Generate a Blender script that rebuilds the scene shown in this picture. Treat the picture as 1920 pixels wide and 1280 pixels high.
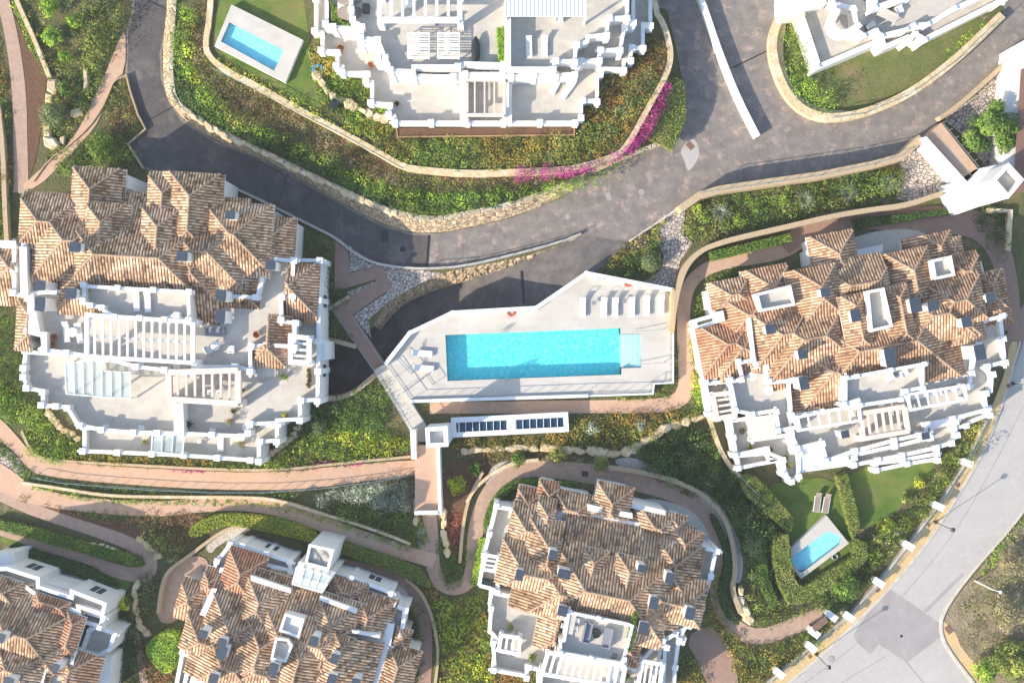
import bpy, math, random
import numpy as np
from mathutils import Vector, Matrix
from mathutils.geometry import tessellate_polygon
for o in list(bpy.data.objects): bpy.data.objects.remove(o, do_unlink=True)
S = bpy.context.scene; COL = S.collection
rad = math.radians
# ------------------------------------------------------------ camera
H = 117.6; F = 2000.0
cam = bpy.data.objects.new('camera', bpy.data.cameras.new('camera')); COL.objects.link(cam)
cam.location = (0, 0, H); cam.data.lens = 36.0*F/1920; cam.data.clip_end = 1000; cam.data.clip_start = 1
S.camera = cam
# ------------------------------------------------------------ world and sun
SUN_AZ = math.atan2(0.55, 0.835)      # the way the shadows fall
SUN_EL = rad(27.5)
w = bpy.data.worlds.new('World'); S.world = w; w.use_nodes = True
nt = w.node_tree; bg = nt.nodes['Background']
sky = nt.nodes.new('ShaderNodeTexSky'); sky.sky_type = 'NISHITA'; sky.sun_disc = False
sky.sun_elevation = SUN_EL
sun_dir = Vector((-math.cos(SUN_AZ)*math.cos(SUN_EL), -math.sin(SUN_AZ)*math.cos(SUN_EL), math.sin(SUN_EL)))
sky.sun_rotation = math.atan2(sun_dir.x, sun_dir.y)
nt.links.new(sky.outputs[0], bg.inputs[0]); bg.inputs[1].default_value = 0.15
sl = bpy.data.lights.new('sun', 'SUN'); sl.energy = 3.4; sl.angle = rad(0.55); sl.color = (1.0, 0.89, 0.74)
so = bpy.data.objects.new('sun', sl); COL.objects.link(so)
so.rotation_euler = (-sun_dir).to_track_quat('-Z', 'Y').to_euler()
S.view_settings.view_transform = 'Standard'; S.view_settings.look = 'None'
S.view_settings.exposure = 1.18; S.view_settings.gamma = 1; S.view_settings.use_curve_mapping = False
S.cycles.max_bounces = 7; S.cycles.diffuse_bounces = 5; S.cycles.transparent_max_bounces = 8
# ------------------------------------------------------------ helpers
def P(px, py, z=0.0):
    k = (H-z)/F
    return ((px-960)*k, (640-py)*k, z)
def L(c):                              # sRGB 0..255 -> linear
    return tuple(((v/255)/12.92 if v/255 <= .04045 else ((v/255+.055)/1.055)**2.4) for v in c)
def A(*c): return tuple(v*0.62 for v in L(c))      # a surface that shows as c when sunlit
def link(o, parent=None):
    COL.objects.link(o)
    if parent is not None:
        o.parent = parent; o.location = Vector((0, 0, 0)) - parent.location if parent.get('_w') is None else Vector((0,0,0))
    return o
def mesh(name, verts, faces, mats, parent=None, smooth=False, fm=None, col=None, uv=None, local=False):
    me = bpy.data.meshes.new(name)
    verts = np.asarray(verts, dtype=np.float32).reshape(-1, 3)
    if isinstance(faces, np.ndarray):
        nf, k = faces.shape
        me.vertices.add(len(verts)); me.vertices.foreach_set('co', verts.ravel())
        me.loops.add(nf*k); me.loops.foreach_set('vertex_index', faces.astype(np.int32).ravel())
        me.polygons.add(nf); me.polygons.foreach_set('loop_start', np.arange(nf, dtype=np.int32)*k)
        me.polygons.foreach_set('loop_total', np.full(nf, k, dtype=np.int32)); me.update(calc_edges=True)
    else:
        me.from_pydata([tuple(map(float, v)) for v in verts], [], faces)
    if not isinstance(mats, (list, tuple)): mats = [mats]
    for m in mats: me.materials.append(m)
    if fm is not None: me.polygons.foreach_set('material_index', np.asarray(fm, dtype=np.int32))
    if smooth: me.polygons.foreach_set('use_smooth', np.ones(len(me.polygons), dtype=bool))
    if col is not None:
        a = me.color_attributes.new('Col', 'FLOAT_COLOR', 'POINT')
        c = np.ones((len(verts), 4), dtype=np.float32); c[:, :3] = col; a.data.foreach_set('color', c.ravel())
    if uv is not None:
        l = me.uv_layers.new(name='UVMap'); vi = np.zeros(len(me.loops), dtype=np.int32)
        me.loops.foreach_get('vertex_index', vi); l.data.foreach_set('uv', np.asarray(uv, dtype=np.float32)[vi].ravel())
    me.update()
    o = bpy.data.objects.new(name, me); COL.objects.link(o)
    if parent is not None:
        o.parent = parent
        if not local:
            q = parent; off = Vector((0, 0, 0))
            while q is not None: off += q.location; q = q.parent
            o.location = -off
    return o
def tag(o, label=None, cat=None, group=None, kind=None):
    if label: o['label'] = label
    if cat: o['category'] = cat
    if group: o['group'] = group
    if kind: o['kind'] = kind
    return o
def thing(name, label, cat, loc=(0, 0, 0), group=None, rz=0.0):
    o = bpy.data.objects.new(name, None); COL.objects.link(o); o.location = loc; o.rotation_euler = (0, 0, rz)
    return tag(o, label, cat, group)
def copy_tree(o, loc, rz=None, label=None, group=None, parent=None):
    c = o.copy(); COL.objects.link(c); c.parent = parent
    if parent is None:
        c.location = loc
        if rz is not None: c.rotation_euler = (0, 0, rz)
        if label: c['label'] = label
        if group: c['group'] = group
    for ch in list(o.children): copy_tree(ch, None, parent=c)
    return c
def area2(p): return sum(p[i][0]*p[(i+1) % len(p)][1]-p[(i+1) % len(p)][0]*p[i][1] for i in range(len(p)))
def chaikin(p, n=2, closed=True):
    for _ in range(n):
        q = []
        m = len(p)
        rng = range(m) if closed else range(m-1)
        if not closed: q.append(p[0])
        for i in rng:
            a, b = p[i], p[(i+1) % m]
            q.append((a[0]*.75+b[0]*.25, a[1]*.75+b[1]*.25)); q.append((a[0]*.25+b[0]*.75, a[1]*.25+b[1]*.75))
        if not closed: q.append(p[-1])
        p = q
    return p
def ribbon(line, wd, n=2):              # centre line (px) + width (px or list) -> polygon (px)
    ws = wd if isinstance(wd, (list, tuple)) else [wd]*len(line)
    p3 = [(x, y, w_) for (x, y), w_ in zip(line, ws)]
    for _ in range(n):
        q = [p3[0]]
        for a, b in zip(p3[:-1], p3[1:]):
            q.append(tuple(a[k]*.75+b[k]*.25 for k in range(3))); q.append(tuple(a[k]*.25+b[k]*.75 for k in range(3)))
        q.append(p3[-1]); p3 = q
    l, r = [], []
    for i, (x, y, w_) in enumerate(p3):
        a = p3[max(0, i-1)]; b = p3[min(len(p3)-1, i+1)]
        dx, dy = b[0]-a[0], b[1]-a[1]; d = math.hypot(dx, dy) or 1
        l.append((x-dy/d*w_/2, y+dx/d*w_/2)); r.append((x+dy/d*w_/2, y-dx/d*w_/2))
    return l+r[::-1]
def inset(poly, t):                     # world xy polygon CCW, positive t goes inwards
    n = len(poly); out = []
    for i in range(n):
        a, b, c = Vector(poly[i-1]), Vector(poly[i]), Vector(poly[(i+1) % n])
        d1 = (b-a).normalized(); d2 = (c-b).normalized()
        n1 = Vector((-d1.y, d1.x)); n2 = Vector((-d2.y, d2.x)); m = n1+n2
        if m.length < 1e-4: m = n1
        m.normalize(); s = t/max(.35, m.dot(n1)); out.append(tuple(b+m*s))
    return out
def wpoly(pts, z):                      # px polygon -> world xy, CCW
    q = [P(x, y, z)[:2] for x, y in pts]
    if area2(q) < 0: q = q[::-1]
    return q
def tess(loops):
    vs = []; ls = []
    for lp in loops: ls.append([Vector((x, y, 0)) for x, y in lp]); vs += lp
    out = []
    for t in tessellate_polygon(ls):
        a, b, c = [vs[i] for i in t]
        s = (b[0]-a[0])*(c[1]-a[1])-(b[1]-a[1])*(c[0]-a[0])
        if abs(s) < 1e-9: continue
        out.append(tuple(t) if s > 0 else (t[0], t[2], t[1]))
    return vs, out
def slab(name, pts, z, mat, parent=None, thick=0.0, holes=(), sidemat=None, hz=None):
    """flat polygon traced in the plan at height z, with optional thickness"""
    lo = [wpoly(pts, z)]+[wpoly(h, z if hz is None else hz) for h in holes]
    vs, fs = tess(lo); V = [(x, y, z) for x, y in vs]; fm = [0]*len(fs)
    if thick > 0:
        for k, lp in enumerate(lo):
            off = sum(len(q) for q in lo[:k]); n = len(lp); base = len(V)
            V += [(x, y, z-thick) for x, y in lp]
            for i in range(n):
                j = (i+1) % n
                f = (off+j, off+i, base+i, base+j) if k == 0 else (off+i, off+j, base+j, base+i)
                fs.append((f[1], f[0], f[3], f[2]) if False else f); fm.append(1 if sidemat else 0)
    return mesh(name, V, fs, [mat, sidemat] if sidemat else mat, parent, fm=fm)
def box(V, Fc, cx, cy, z0, z1, w_, h_, a=0.0):
    ca, sa = math.cos(a), math.sin(a); b = len(V)
    for z in (z0, z1):
        for dx, dy in ((-1, -1), (1, -1), (1, 1), (-1, 1)):
            x, y = dx*w_/2, dy*h_/2; V.append((cx+x*ca-y*sa, cy+x*sa+y*ca, z))
    for f in ((0, 3, 2, 1), (4, 5, 6, 7), (0, 1, 5, 4), (1, 2, 6, 5), (2, 3, 7, 6), (3, 0, 4, 7)): Fc.append(tuple(b+i for i in f))
def beam(V, Fc, a, b, w_, h_):          # horizontal-ish beam between two 3D points
    a = Vector(a); b = Vector(b); d = (b-a); L_ = d.length; d.normalize()
    s = Vector((-d.y, d.x, 0)); s = s.normalized() if s.length > 1e-5 else Vector((1, 0, 0)); u = d.cross(s)*-1 if d.cross(s).z < 0 else d.cross(s)
    k = len(V)
    for p in (a, b):
        for i, j in ((-1, -1), (1, -1), (1, 1), (-1, 1)): V.append(tuple(p+s*(i*w_/2)+u*(j*h_/2)))
    for f in ((0, 3, 2, 1), (4, 5, 6, 7), (0, 1, 5, 4), (1, 2, 6, 5), (2, 3, 7, 6), (3, 0, 4, 7)): Fc.append(tuple(k+i for i in f))
def lathe(V, Fc, prof, cx=0, cy=0, z=0, n=16, sx=1, sy=1):
    b = len(V)
    for r, h in prof:
        for i in range(n):
            t = 2*math.pi*i/n; V.append((cx+r*sx*math.cos(t), cy+r*sy*math.sin(t), z+h))
    for k in range(len(prof)-1):
        for i in range(n):
            j = (i+1) % n; Fc.append((b+k*n+i, b+k*n+j, b+(k+1)*n+j, b+(k+1)*n+i))
    Fc.append(tuple(b+i for i in range(n))[::-1]); Fc.append(tuple(b+(len(prof)-1)*n+i for i in range(n)))
# ------------------------------------------------------------ materials
def mat(name, c, rough=0.85, c2=None, scale=1.0, detail=6, lo=.35, hi=.65, bump=0.0, bscale=8.0, spec=0.3, c3=None, scale3=.15, lo3=.5, hi3=.6, metal=0, grid=0, gw=.02, gang=0.0, gdark=.75):
    m = bpy.data.materials.new(name); m.use_nodes = True; t = m.node_tree; N = t.nodes; p = N['Principled BSDF']
    p.inputs['Base Color'].default_value = (*c, 1); p.inputs['Roughness'].default_value = rough
    p.inputs['Specular IOR Level'].default_value = spec; p.inputs['Metallic'].default_value = metal
    g = N.new('ShaderNodeNewGeometry')
    out = None
    def noise(sc, det, lo_, hi_, ro=.55):
        n = N.new('ShaderNodeTexNoise'); n.inputs['Scale'].default_value = sc; n.inputs['Detail'].default_value = det; n.inputs['Roughness'].default_value = ro
        t.links.new(g.outputs['Position'], n.inputs['Vector'])
        r = N.new('ShaderNodeMapRange'); r.inputs['From Min'].default_value = lo_; r.inputs['From Max'].default_value = hi_
        t.links.new(n.outputs['Fac'], r.inputs['Value']); return r.outputs[0], n
    if c2 is not None:
        f, _ = noise(scale, detail, lo, hi, .65)
        mx = N.new('ShaderNodeMix'); mx.data_type = 'RGBA'; mx.inputs['A'].default_value = (*c, 1); mx.inputs['B'].default_value = (*c2, 1)
        t.links.new(f, mx.inputs['Factor']); out = mx.outputs['Result']
    if c3 is not None:
        f, _ = noise(scale3, 8, lo3, hi3, .7)
        mx = N.new('ShaderNodeMix'); mx.data_type = 'RGBA'; mx.inputs['B'].default_value = (*c3, 1)
        if out: t.links.new(out, mx.inputs['A'])
        else: mx.inputs['A'].default_value = (*c, 1)
        t.links.new(f, mx.inputs['Factor']); out = mx.outputs['Result']
    if grid:
        mp = N.new('ShaderNodeMapping'); mp.inputs['Rotation'].default_value = (0, 0, gang); t.links.new(g.outputs['Position'], mp.inputs['Vector'])
        br = N.new('ShaderNodeTexBrick'); br.inputs['Scale'].default_value = 1; br.inputs['Brick Width'].default_value = grid*2; br.inputs['Row Height'].default_value = grid; br.inputs['Mortar Size'].default_value = gw; br.inputs['Mortar Smooth'].default_value = .3
        br.inputs['Color1'].default_value = (1, 1, 1, 1); br.inputs['Color2'].default_value = (.90, .90, .90, 1); br.inputs['Mortar'].default_value = (gdark, gdark, gdark, 1); t.links.new(mp.outputs[0], br.inputs['Vector'])
        mx = N.new('ShaderNodeMix'); mx.data_type = 'RGBA'; mx.blend_type = 'MULTIPLY'; mx.inputs['Factor'].default_value = 1
        if out: t.links.new(out, mx.inputs['A'])
        else: mx.inputs['A'].default_value = (*c, 1)
        t.links.new(br.outputs['Color'], mx.inputs['B']); out = mx.outputs['Result']
    if out: t.links.new(out, p.inputs['Base Color'])
    if bump > 0:
        _, n = noise(bscale, 5, 0, 1)
        b = N.new('ShaderNodeBump'); b.inputs['Strength'].default_value = 1; b.inputs['Distance'].default_value = bump
        t.links.new(n.outputs['Fac'], b.inputs['Height']); t.links.new(b.outputs[0], p.inputs['Normal'])
    return m
def lin(r, g, b): return (r, g, b)
M = {}
M['white'] = mat('white_render', (.72, .71, .68), .7, c2=(.63, .615, .58), scale=.5, lo=.4, hi=.75, bump=.01, bscale=12)
M['trim'] = mat('white_trim', (.76, .76, .745), .6, c2=(.67, .67, .655), scale=2.0, lo=.45, hi=.8)
M['tile_floor'] = mat('terrace_paving', (.53, .49, .425), .6, c2=(.47, .435, .375), scale=.9, c3=(.58, .54, .475), scale3=.25, lo3=.45, hi3=.7, grid=.5, gang=.06, gw=.015, gdark=.90)
M['pool_deck'] = mat('pool_deck_paving', (.55, .51, .445), .6, c2=(.49, .455, .40), scale=.8, c3=(.60, .56, .50), scale3=.2, lo3=.45, hi3=.7, grid=.6, gang=.04, gw=.014, gdark=.90)
M['slate'] = mat('slate', (.050, .068, .095), .55, c2=(.035, .05, .07), scale=3)
M['asphalt'] = mat('stamped_asphalt', (.25, .223, .197), .8, c2=(.145, .127, .115), scale=.8, detail=12, lo=.3, hi=.72, c3=(.40, .30, .24), scale3=.75, lo3=.53, hi3=.68, bump=.02, bscale=4)
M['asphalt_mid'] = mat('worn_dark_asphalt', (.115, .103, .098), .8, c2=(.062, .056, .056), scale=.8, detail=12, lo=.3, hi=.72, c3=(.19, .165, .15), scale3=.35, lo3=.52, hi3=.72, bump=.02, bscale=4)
M['asphalt_dark'] = mat('dark_asphalt', (.155, .139, .130), .8, c2=(.09, .081, .078), scale=.7, detail=10, c3=(.17, .145, .13), scale3=.5, lo3=.55, hi3=.72)
M['street'] = mat('pale_street_asphalt', (.43, .405, .375), .85, c2=(.36, .335, .31), scale=.25, detail=10, lo=.3, hi=.8, c3=(.48, .455, .43), scale3=1.6, lo3=.5, hi3=.8)
M['street_patch'] = mat('grey_asphalt_patch', (.34, .315, .30), .85, c2=(.28, .258, .25), scale=.5, detail=10)
M['pink_path'] = mat('pink_paving', (.60, .385, .255), .8, c2=(.50, .315, .21), scale=1.2, detail=9, lo=.3, hi=.75, c3=(.58, .43, .33), scale3=.3, lo3=.5, hi3=.75, bump=.01, grid=.22, gang=.1, gdark=.82)
M['mauve_path'] = mat('mauve_paving', (.48, .33, .24), .8, c2=(.37, .25, .19), scale=1.5, detail=9, lo=.3, hi=.75, grid=.22, gang=.3, gdark=.82)
M['brown_path'] = mat('brown_paving', (.34, .22, .165), .8, c2=(.26, .165, .125), scale=1.2, detail=9, lo=.3, hi=.75)
M['ochre'] = mat('ochre_sidewalk', (.66, .45, .20), .8, c2=(.50, .38, .22), scale=.6, detail=8, lo=.3, hi=.75, grid=.4, gang=.75, gdark=.8)
M['cream_stone'] = mat('cream_stone', (.60, .47, .28), .85, c2=(.45, .33, .19), scale=1.6, detail=9, lo=.4, hi=.75, bump=.08, bscale=3, c3=(.66, .56, .40), scale3=.6)
M['tan_wall'] = mat('tan_wall', (.48, .37, .23), .85, c2=(.38, .28, .17), scale=3, detail=9, lo=.3, hi=.75, bump=.05, bscale=6)
M['kerb'] = mat('pale_kerb', (.55, .51, .45), .8, c2=(.42, .38, .33), scale=1.5)
M['white_gravel'] = mat('white_gravel', (.52, .47, .41), .85, c2=(.25, .22, .19), scale=5, detail=8, lo=.5, hi=.7, bump=.12, bscale=5)
M['lawn'] = mat('lawn', (.085, .155, .024), .9, c2=(.155, .21, .04), scale=.45, detail=12, lo=.38, hi=.62, c3=(.20, .18, .06), scale3=.22, lo3=.5, hi3=.72, bump=.12, bscale=11)
M['lawn_dry'] = mat('dry_lawn', (.155, .165, .05), .9, c2=(.10, .135, .035), scale=.3, detail=10, lo=.38, hi=.62, c3=(.25, .19, .09), scale3=.25, lo3=.48, hi3=.7, bump=.12, bscale=11)
M['soil'] = mat('garden_soil', (.14, .115, .055), .95, c2=(.075, .095, .03), scale=.6, detail=10, lo=.35, hi=.65, bump=.15, bscale=4, c3=(.24, .19, .115), scale3=.4, lo3=.56, hi3=.7)
M['mulch'] = mat('brown_mulch', (.17, .085, .05), .95, c2=(.11, .07, .04), scale=2, detail=10, lo=.3, hi=.7, bump=.1, bscale=8)
M['dirt'] = mat('dry_scrubland', (.30, .235, .15), .95, c2=(.17, .14, .08), scale=.5, detail=12, lo=.35, hi=.65, bump=.15, bscale=3)
M['metal'] = mat('dark_metal', (.05, .06, .058), .4, metal=.6)
M['rail'] = mat('grey_rail', (.30, .36, .35), .35, metal=.5)
M['terracotta'] = mat('terracotta', (.42, .20, .11), .8, c2=(.33, .15, .09), scale=4)
M['beige'] = mat('beige_render', (.66, .58, .50), .8, c2=(.60, .51, .43), scale=1)
M['fabric'] = mat('white_fabric', (.74, .73, .70), .9)
M['grey_fabric'] = mat('grey_fabric', (.22, .23, .26), .9)
M['taupe'] = mat('taupe_cover', (.30, .245, .20), .8, c2=(.26, .21, .17), scale=2)
M['bark'] = mat('bark', (.16, .12, .08), .9)
M['rust'] = mat('rust_metal', (.20, .11, .08), .7)
M['louvre'] = mat('white_louvre', (.72, .74, .75), .5)
M['blue_plastic'] = mat('blue_plastic', (.05, .22, .55), .4)
M['red_plastic'] = mat('red_plastic', (.60, .09, .04), .5)
M['wood'] = mat('tan_wood', (.42, .26, .13), .7, c2=(.34, .2, .1), scale=3)

def glassy(name, tint, alpha, rough=.05, deep=None):
    m = bpy.data.materials.new(name); m.use_nodes = True; t = m.node_tree; N = t.nodes
    N.remove(N['Principled BSDF']); o = N['Material Output']
    tr = N.new('ShaderNodeBsdfTransparent'); tr.inputs[0].default_value = (*tint, 1)
    gl = N.new('ShaderNodeBsdfGlossy'); gl.inputs['Roughness'].default_value = rough
    df = N.new('ShaderNodeBsdfDiffuse'); df.inputs[0].default_value = (*(deep or tint), 1)
    m1 = N.new('ShaderNodeMixShader'); m1.inputs[0].default_value = alpha
    t.links.new(tr.outputs[0], m1.inputs[1]); t.links.new(df.outputs[0], m1.inputs[2])
    fr = N.new('ShaderNodeValue'); fr.outputs[0].default_value = .05
    m2 = N.new('ShaderNodeMixShader'); t.links.new(fr.outputs[0], m2.inputs[0]); t.links.new(m1.outputs[0], m2.inputs[1]); t.links.new(gl.outputs[0], m2.inputs[2])
    t.links.new(m2.outputs[0], o.inputs[0])
    g = N.new('ShaderNodeNewGeometry'); n = N.new('ShaderNodeTexNoise'); n.inputs['Scale'].default_value = 3.5; n.inputs['Detail'].default_value = 3
    t.links.new(g.outputs['Position'], n.inputs['Vector'])
    if 'water' in name:
        b = N.new('ShaderNodeBump'); b.inputs['Strength'].default_value = .5; b.inputs['Distance'].default_value = .05
        t.links.new(n.outputs['Fac'], b.inputs['Height'])
        for x in (gl,): t.links.new(b.outputs[0], x.inputs['Normal'])
    return m
M['water'] = glassy('pool_water', (.80, .97, .99), .10, deep=(.02, .50, .62))
M['pale_glass'] = glassy('pale_glass', (.80, .90, .88), .45, deep=(.60, .68, .66))
M['dark_glass'] = glassy('dark_glass', (.14, .26, .38), .45, deep=(.035, .10, .18))
M['clear_glass'] = glassy('clear_glass', (.82, .90, .88), .06, deep=(.5, .6, .58))
M['pool_tile'] = mat('caustic_mosaic', (.15, .74, .74), .4, c2=(.40, .90, .85), scale=2.6, detail=3, lo=.42, hi=.68)  # turquoise tiles; the pale mottling stands in for caustic light

def foliage_mat():
    m = bpy.data.materials.new('foliage'); m.use_nodes = True; t = m.node_tree; N = t.nodes; p = N['Principled BSDF']
    a = N.new('ShaderNodeVertexColor'); a.layer_name = 'Col'
    t.links.new(a.outputs[0], p.inputs['Base Color']); p.inputs['Roughness'].default_value = .6; p.inputs['Specular IOR Level'].default_value = .25
    tl = N.new('ShaderNodeBsdfTranslucent'); t.links.new(a.outputs[0], tl.inputs[0])
    mx = N.new('ShaderNodeMixShader'); mx.inputs[0].default_value = .22
    t.links.new(p.outputs[0], mx.inputs[1]); t.links.new(tl.outputs[0], mx.inputs[2]); t.links.new(mx.outputs[0], N['Material Output'].inputs[0])
    return m
M['leaf'] = foliage_mat()
def tile_mat():
    m = bpy.data.materials.new('clay_tiles'); m.use_nodes = True; t = m.node_tree; N = t.nodes; p = N['Principled BSDF']
    uv = N.new('ShaderNodeUVMap'); uv.uv_map = 'UVMap'
    sp = N.new('ShaderNodeSeparateXYZ'); t.links.new(uv.outputs[0], sp.inputs[0])
    def mth(op, a, b=None):
        n = N.new('ShaderNodeMath'); n.operation = op
        for i, v in enumerate((a, b)):
            if v is None: continue
            if isinstance(v, (int, float)): n.inputs[i].default_value = v
            else: t.links.new(v, n.inputs[i])
        return n.outputs[0]
    fu = mth('FLOOR', sp.outputs[0]); fv = mth('FLOOR', sp.outputs[1])
    cb = N.new('ShaderNodeCombineXYZ'); t.links.new(fu, cb.inputs[0]); t.links.new(fv, cb.inputs[1])
    ob = N.new('ShaderNodeAttribute'); ob.attribute_name = 'Tone'
    t.links.new(ob.outputs['Fac'], cb.inputs[2])
    wn = N.new('ShaderNodeTexWhiteNoise'); t.links.new(cb.outputs[0], wn.inputs['Vector'])
    r = N.new('ShaderNodeValToRGB'); cr = r.color_ramp
    cols = [(0, (.17, .115, .08)), (.10, (.35, .22, .145)), (.34, (.52, .33, .21)), (.6, (.64, .42, .265)), (.85, (.72, .52, .34)), (1, (.76, .61, .44))]
    cr.elements[0].position = 0; cr.elements[0].color = (*cols[0][1], 1); cr.elements[1].position = 1; cr.elements[1].color = (*cols[-1][1], 1)
    for ps, c in cols[1:-1]: e = cr.elements.new(ps); e.color = (*c, 1)
    t.links.new(wn.outputs['Value'], r.inputs[0])
    # the gutter tiles between the rows are darker
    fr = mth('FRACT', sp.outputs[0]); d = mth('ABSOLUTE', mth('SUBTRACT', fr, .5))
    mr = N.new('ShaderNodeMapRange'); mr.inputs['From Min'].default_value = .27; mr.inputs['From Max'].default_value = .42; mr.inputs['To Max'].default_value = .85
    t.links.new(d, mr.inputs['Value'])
    g = N.new('ShaderNodeNewGeometry')
    nz = N.new('ShaderNodeTexNoise'); nz.inputs['Scale'].default_value = .35; nz.inputs['Detail'].default_value = 8; t.links.new(g.outputs['Position'], nz.inputs['Vector'])
    mr2 = N.new('ShaderNodeMapRange'); mr2.inputs['From Min'].default_value = .40; mr2.inputs['From Max'].default_value = .66; mr2.inputs['To Max'].default_value = .95
    t.links.new(nz.outputs['Fac'], mr2.inputs['Value'])
    # lichen and weather stains
    mx2 = N.new('ShaderNodeMix'); mx2.data_type = 'RGBA'; mx2.blend_type = 'MULTIPLY'; mx2.inputs['B'].default_value = (.50, .46, .40, 1)
    t.links.new(mr2.outputs[0], mx2.inputs['Factor']); t.links.new(r.outputs[0], mx2.inputs['A'])
    # newer redder tiles by roof
    tn = N.new('ShaderNodeMix'); tn.data_type = 'RGBA'; tn.inputs['B'].default_value = (.50, .17, .085, 1)
    at = N.new('ShaderNodeAttribute'); at.attribute_name = 'Red'
    wr = mth('MULTIPLY', at.outputs['Fac'], mth('ADD', .55, mth('MULTIPLY', wn.outputs['Value'], .45)))
    t.links.new(wr, tn.inputs['Factor']); t.links.new(mx2.outputs['Result'], tn.inputs['A'])
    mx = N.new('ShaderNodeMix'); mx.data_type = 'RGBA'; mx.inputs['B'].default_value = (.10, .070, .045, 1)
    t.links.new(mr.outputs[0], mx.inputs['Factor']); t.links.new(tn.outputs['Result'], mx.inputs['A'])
    t.links.new(mx.outputs['Result'], p.inputs['Base Color']); p.inputs['Roughness'].default_value = .85; p.inputs['Specular IOR Level'].default_value = .2
    fv2 = mth('FRACT', sp.outputs[1]); b = N.new('ShaderNodeBump'); b.inputs['Distance'].default_value = .05; b.inputs['Strength'].default_value = 1
    t.links.new(fv2, b.inputs['Height']); t.links.new(b.outputs[0], p.inputs['Normal'])
    return m
M['tiles'] = tile_mat()
M['pool_step'] = mat('pale_pool_steps', (.74, .78, .76), .5, c2=(.66, .72, .71), scale=2)
M['pool_tile_pale'] = mat('pale_caustic_mosaic', (.42, .76, .84), .4, c2=(.62, .87, .89), scale=2.0, detail=3, lo=.42, hi=.68)  # paler tiles with the same painted caustic mottling
M['ridge'] = mat('ridge_tiles', (.47, .32, .215), .85, c2=(.24, .16, .11), scale=2.5, detail=6, lo=.4, hi=.7)
# ------------------------------------------------------------ foliage
rng = np.random.default_rng(7); random.seed(7)
PAL = {
 'green':  [(.060,.112,.018),(.090,.145,.022),(.040,.080,.014),(.12,.165,.025)],
 'bright': [(.12,.21,.020),(.17,.26,.025),(.08,.155,.02),(.22,.29,.03)],
 'yellow': [(.28,.29,.02),(.20,.24,.02),(.34,.32,.03),(.13,.18,.02)],
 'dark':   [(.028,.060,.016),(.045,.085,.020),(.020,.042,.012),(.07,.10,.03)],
 'olive':  [(.10,.13,.025),(.15,.17,.035),(.07,.10,.02),(.18,.18,.05)],
 'rusty':  [(.20,.10,.03),(.14,.11,.03),(.26,.13,.04),(.10,.10,.025)],
 'brown':  [(.16,.085,.045),(.11,.06,.035),(.20,.11,.06),(.09,.07,.03)],
 'grey':   [(.19,.215,.15),(.24,.26,.19),(.15,.175,.12),(.28,.30,.23)],
 'mix':    [(.06,.11,.02),(.15,.18,.03),(.10,.12,.03),(.22,.20,.04),(.035,.07,.015)],
 'amber':  [(.24,.16,.03),(.17,.15,.03),(.30,.19,.04),(.11,.13,.025)],
 'magenta':[(.30,.012,.17),(.37,.022,.23),(.26,.018,.14),(.21,.05,.10)],
 'scrub':  [(.13,.11,.055),(.19,.155,.08),(.09,.09,.04),(.24,.20,.12)],
 'sage':   [(.10,.125,.05),(.14,.165,.065),(.075,.10,.04)],
}
def pip(pts, poly):
    x, y = pts[:, 0], pts[:, 1]; ins = np.zeros(len(pts), bool); n = len(poly)
    for i in range(n):
        x1, y1 = poly[i]; x2, y2 = poly[(i+1) % n]
        if y1 == y2: continue
        c = ((y1 > y) != (y2 > y)) & (x < (x2-x1)*(y-y1)/(y2-y1)+x1); ins ^= c
    return ins
def leaves(cen, rad3, cnt, size, pal, jit=.16, flat=False):
    """cen (n,3) clump centres, rad3 (n,3) half axes, cnt leaves per clump -> verts, quads, colours"""
    n = len(cen); cnt = np.broadcast_to(np.asarray(cnt, int), (n,)); idx = np.repeat(np.arange(n), cnt); m = len(idx)
    d = rng.normal(size=(m, 3)); d[:, 2] = np.abs(d[:, 2])*1.0-.15*(not flat); d /= np.linalg.norm(d, axis=1)[:, None]
    rr = rng.uniform(.72, 1.06, (m, 1))
    c = cen[idx]+d*rad3[idx]*rr
    nrm = d/rad3[idx]; nrm /= np.linalg.norm(nrm, axis=1)[:, None]; nrm = nrm+rng.normal(scale=.33, size=(m, 3)); nrm /= np.linalg.norm(nrm, axis=1)[:, None]
    t = np.cross(nrm, rng.normal(size=(m, 3))); t /= np.linalg.norm(t, axis=1)[:, None]; b = np.cross(nrm, t)
    s = size*rng.uniform(.6, 1.3, (m, 1))
    V = np.stack([c-t*s, c-b*s*.62, c+t*s, c+b*s*.62], 1).reshape(-1, 3)
    Fq = np.arange(m*4).reshape(-1, 4)
    P_ = np.array(pal); K_ = len(P_)
    f_ = .5+.27*np.sin(cen[:, 0]*.42+2*np.cos(cen[:, 1]*.31))+.27*np.cos(cen[:, 1]*.55+1.5*np.sin(cen[:, 0]*.27))+rng.normal(scale=.13, size=n)
    i_ = np.clip((f_*K_).astype(int), 0, K_-1); base = P_[i_]*.7+P_[rng.integers(0, K_, n)]*.3; base = base*rng.uniform(.72, 1.3, (n, 1))
    col = base[idx]*rng.uniform(1-jit, 1+jit, (m, 1))
    pick = rng.random(m) < .05; col[pick] = P_[rng.integers(0, len(P_), pick.sum())]
    return V, Fq, np.repeat(np.clip(col*LEAFK, 0, 1), 4, axis=0)
LEAFK = 1.9
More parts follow.
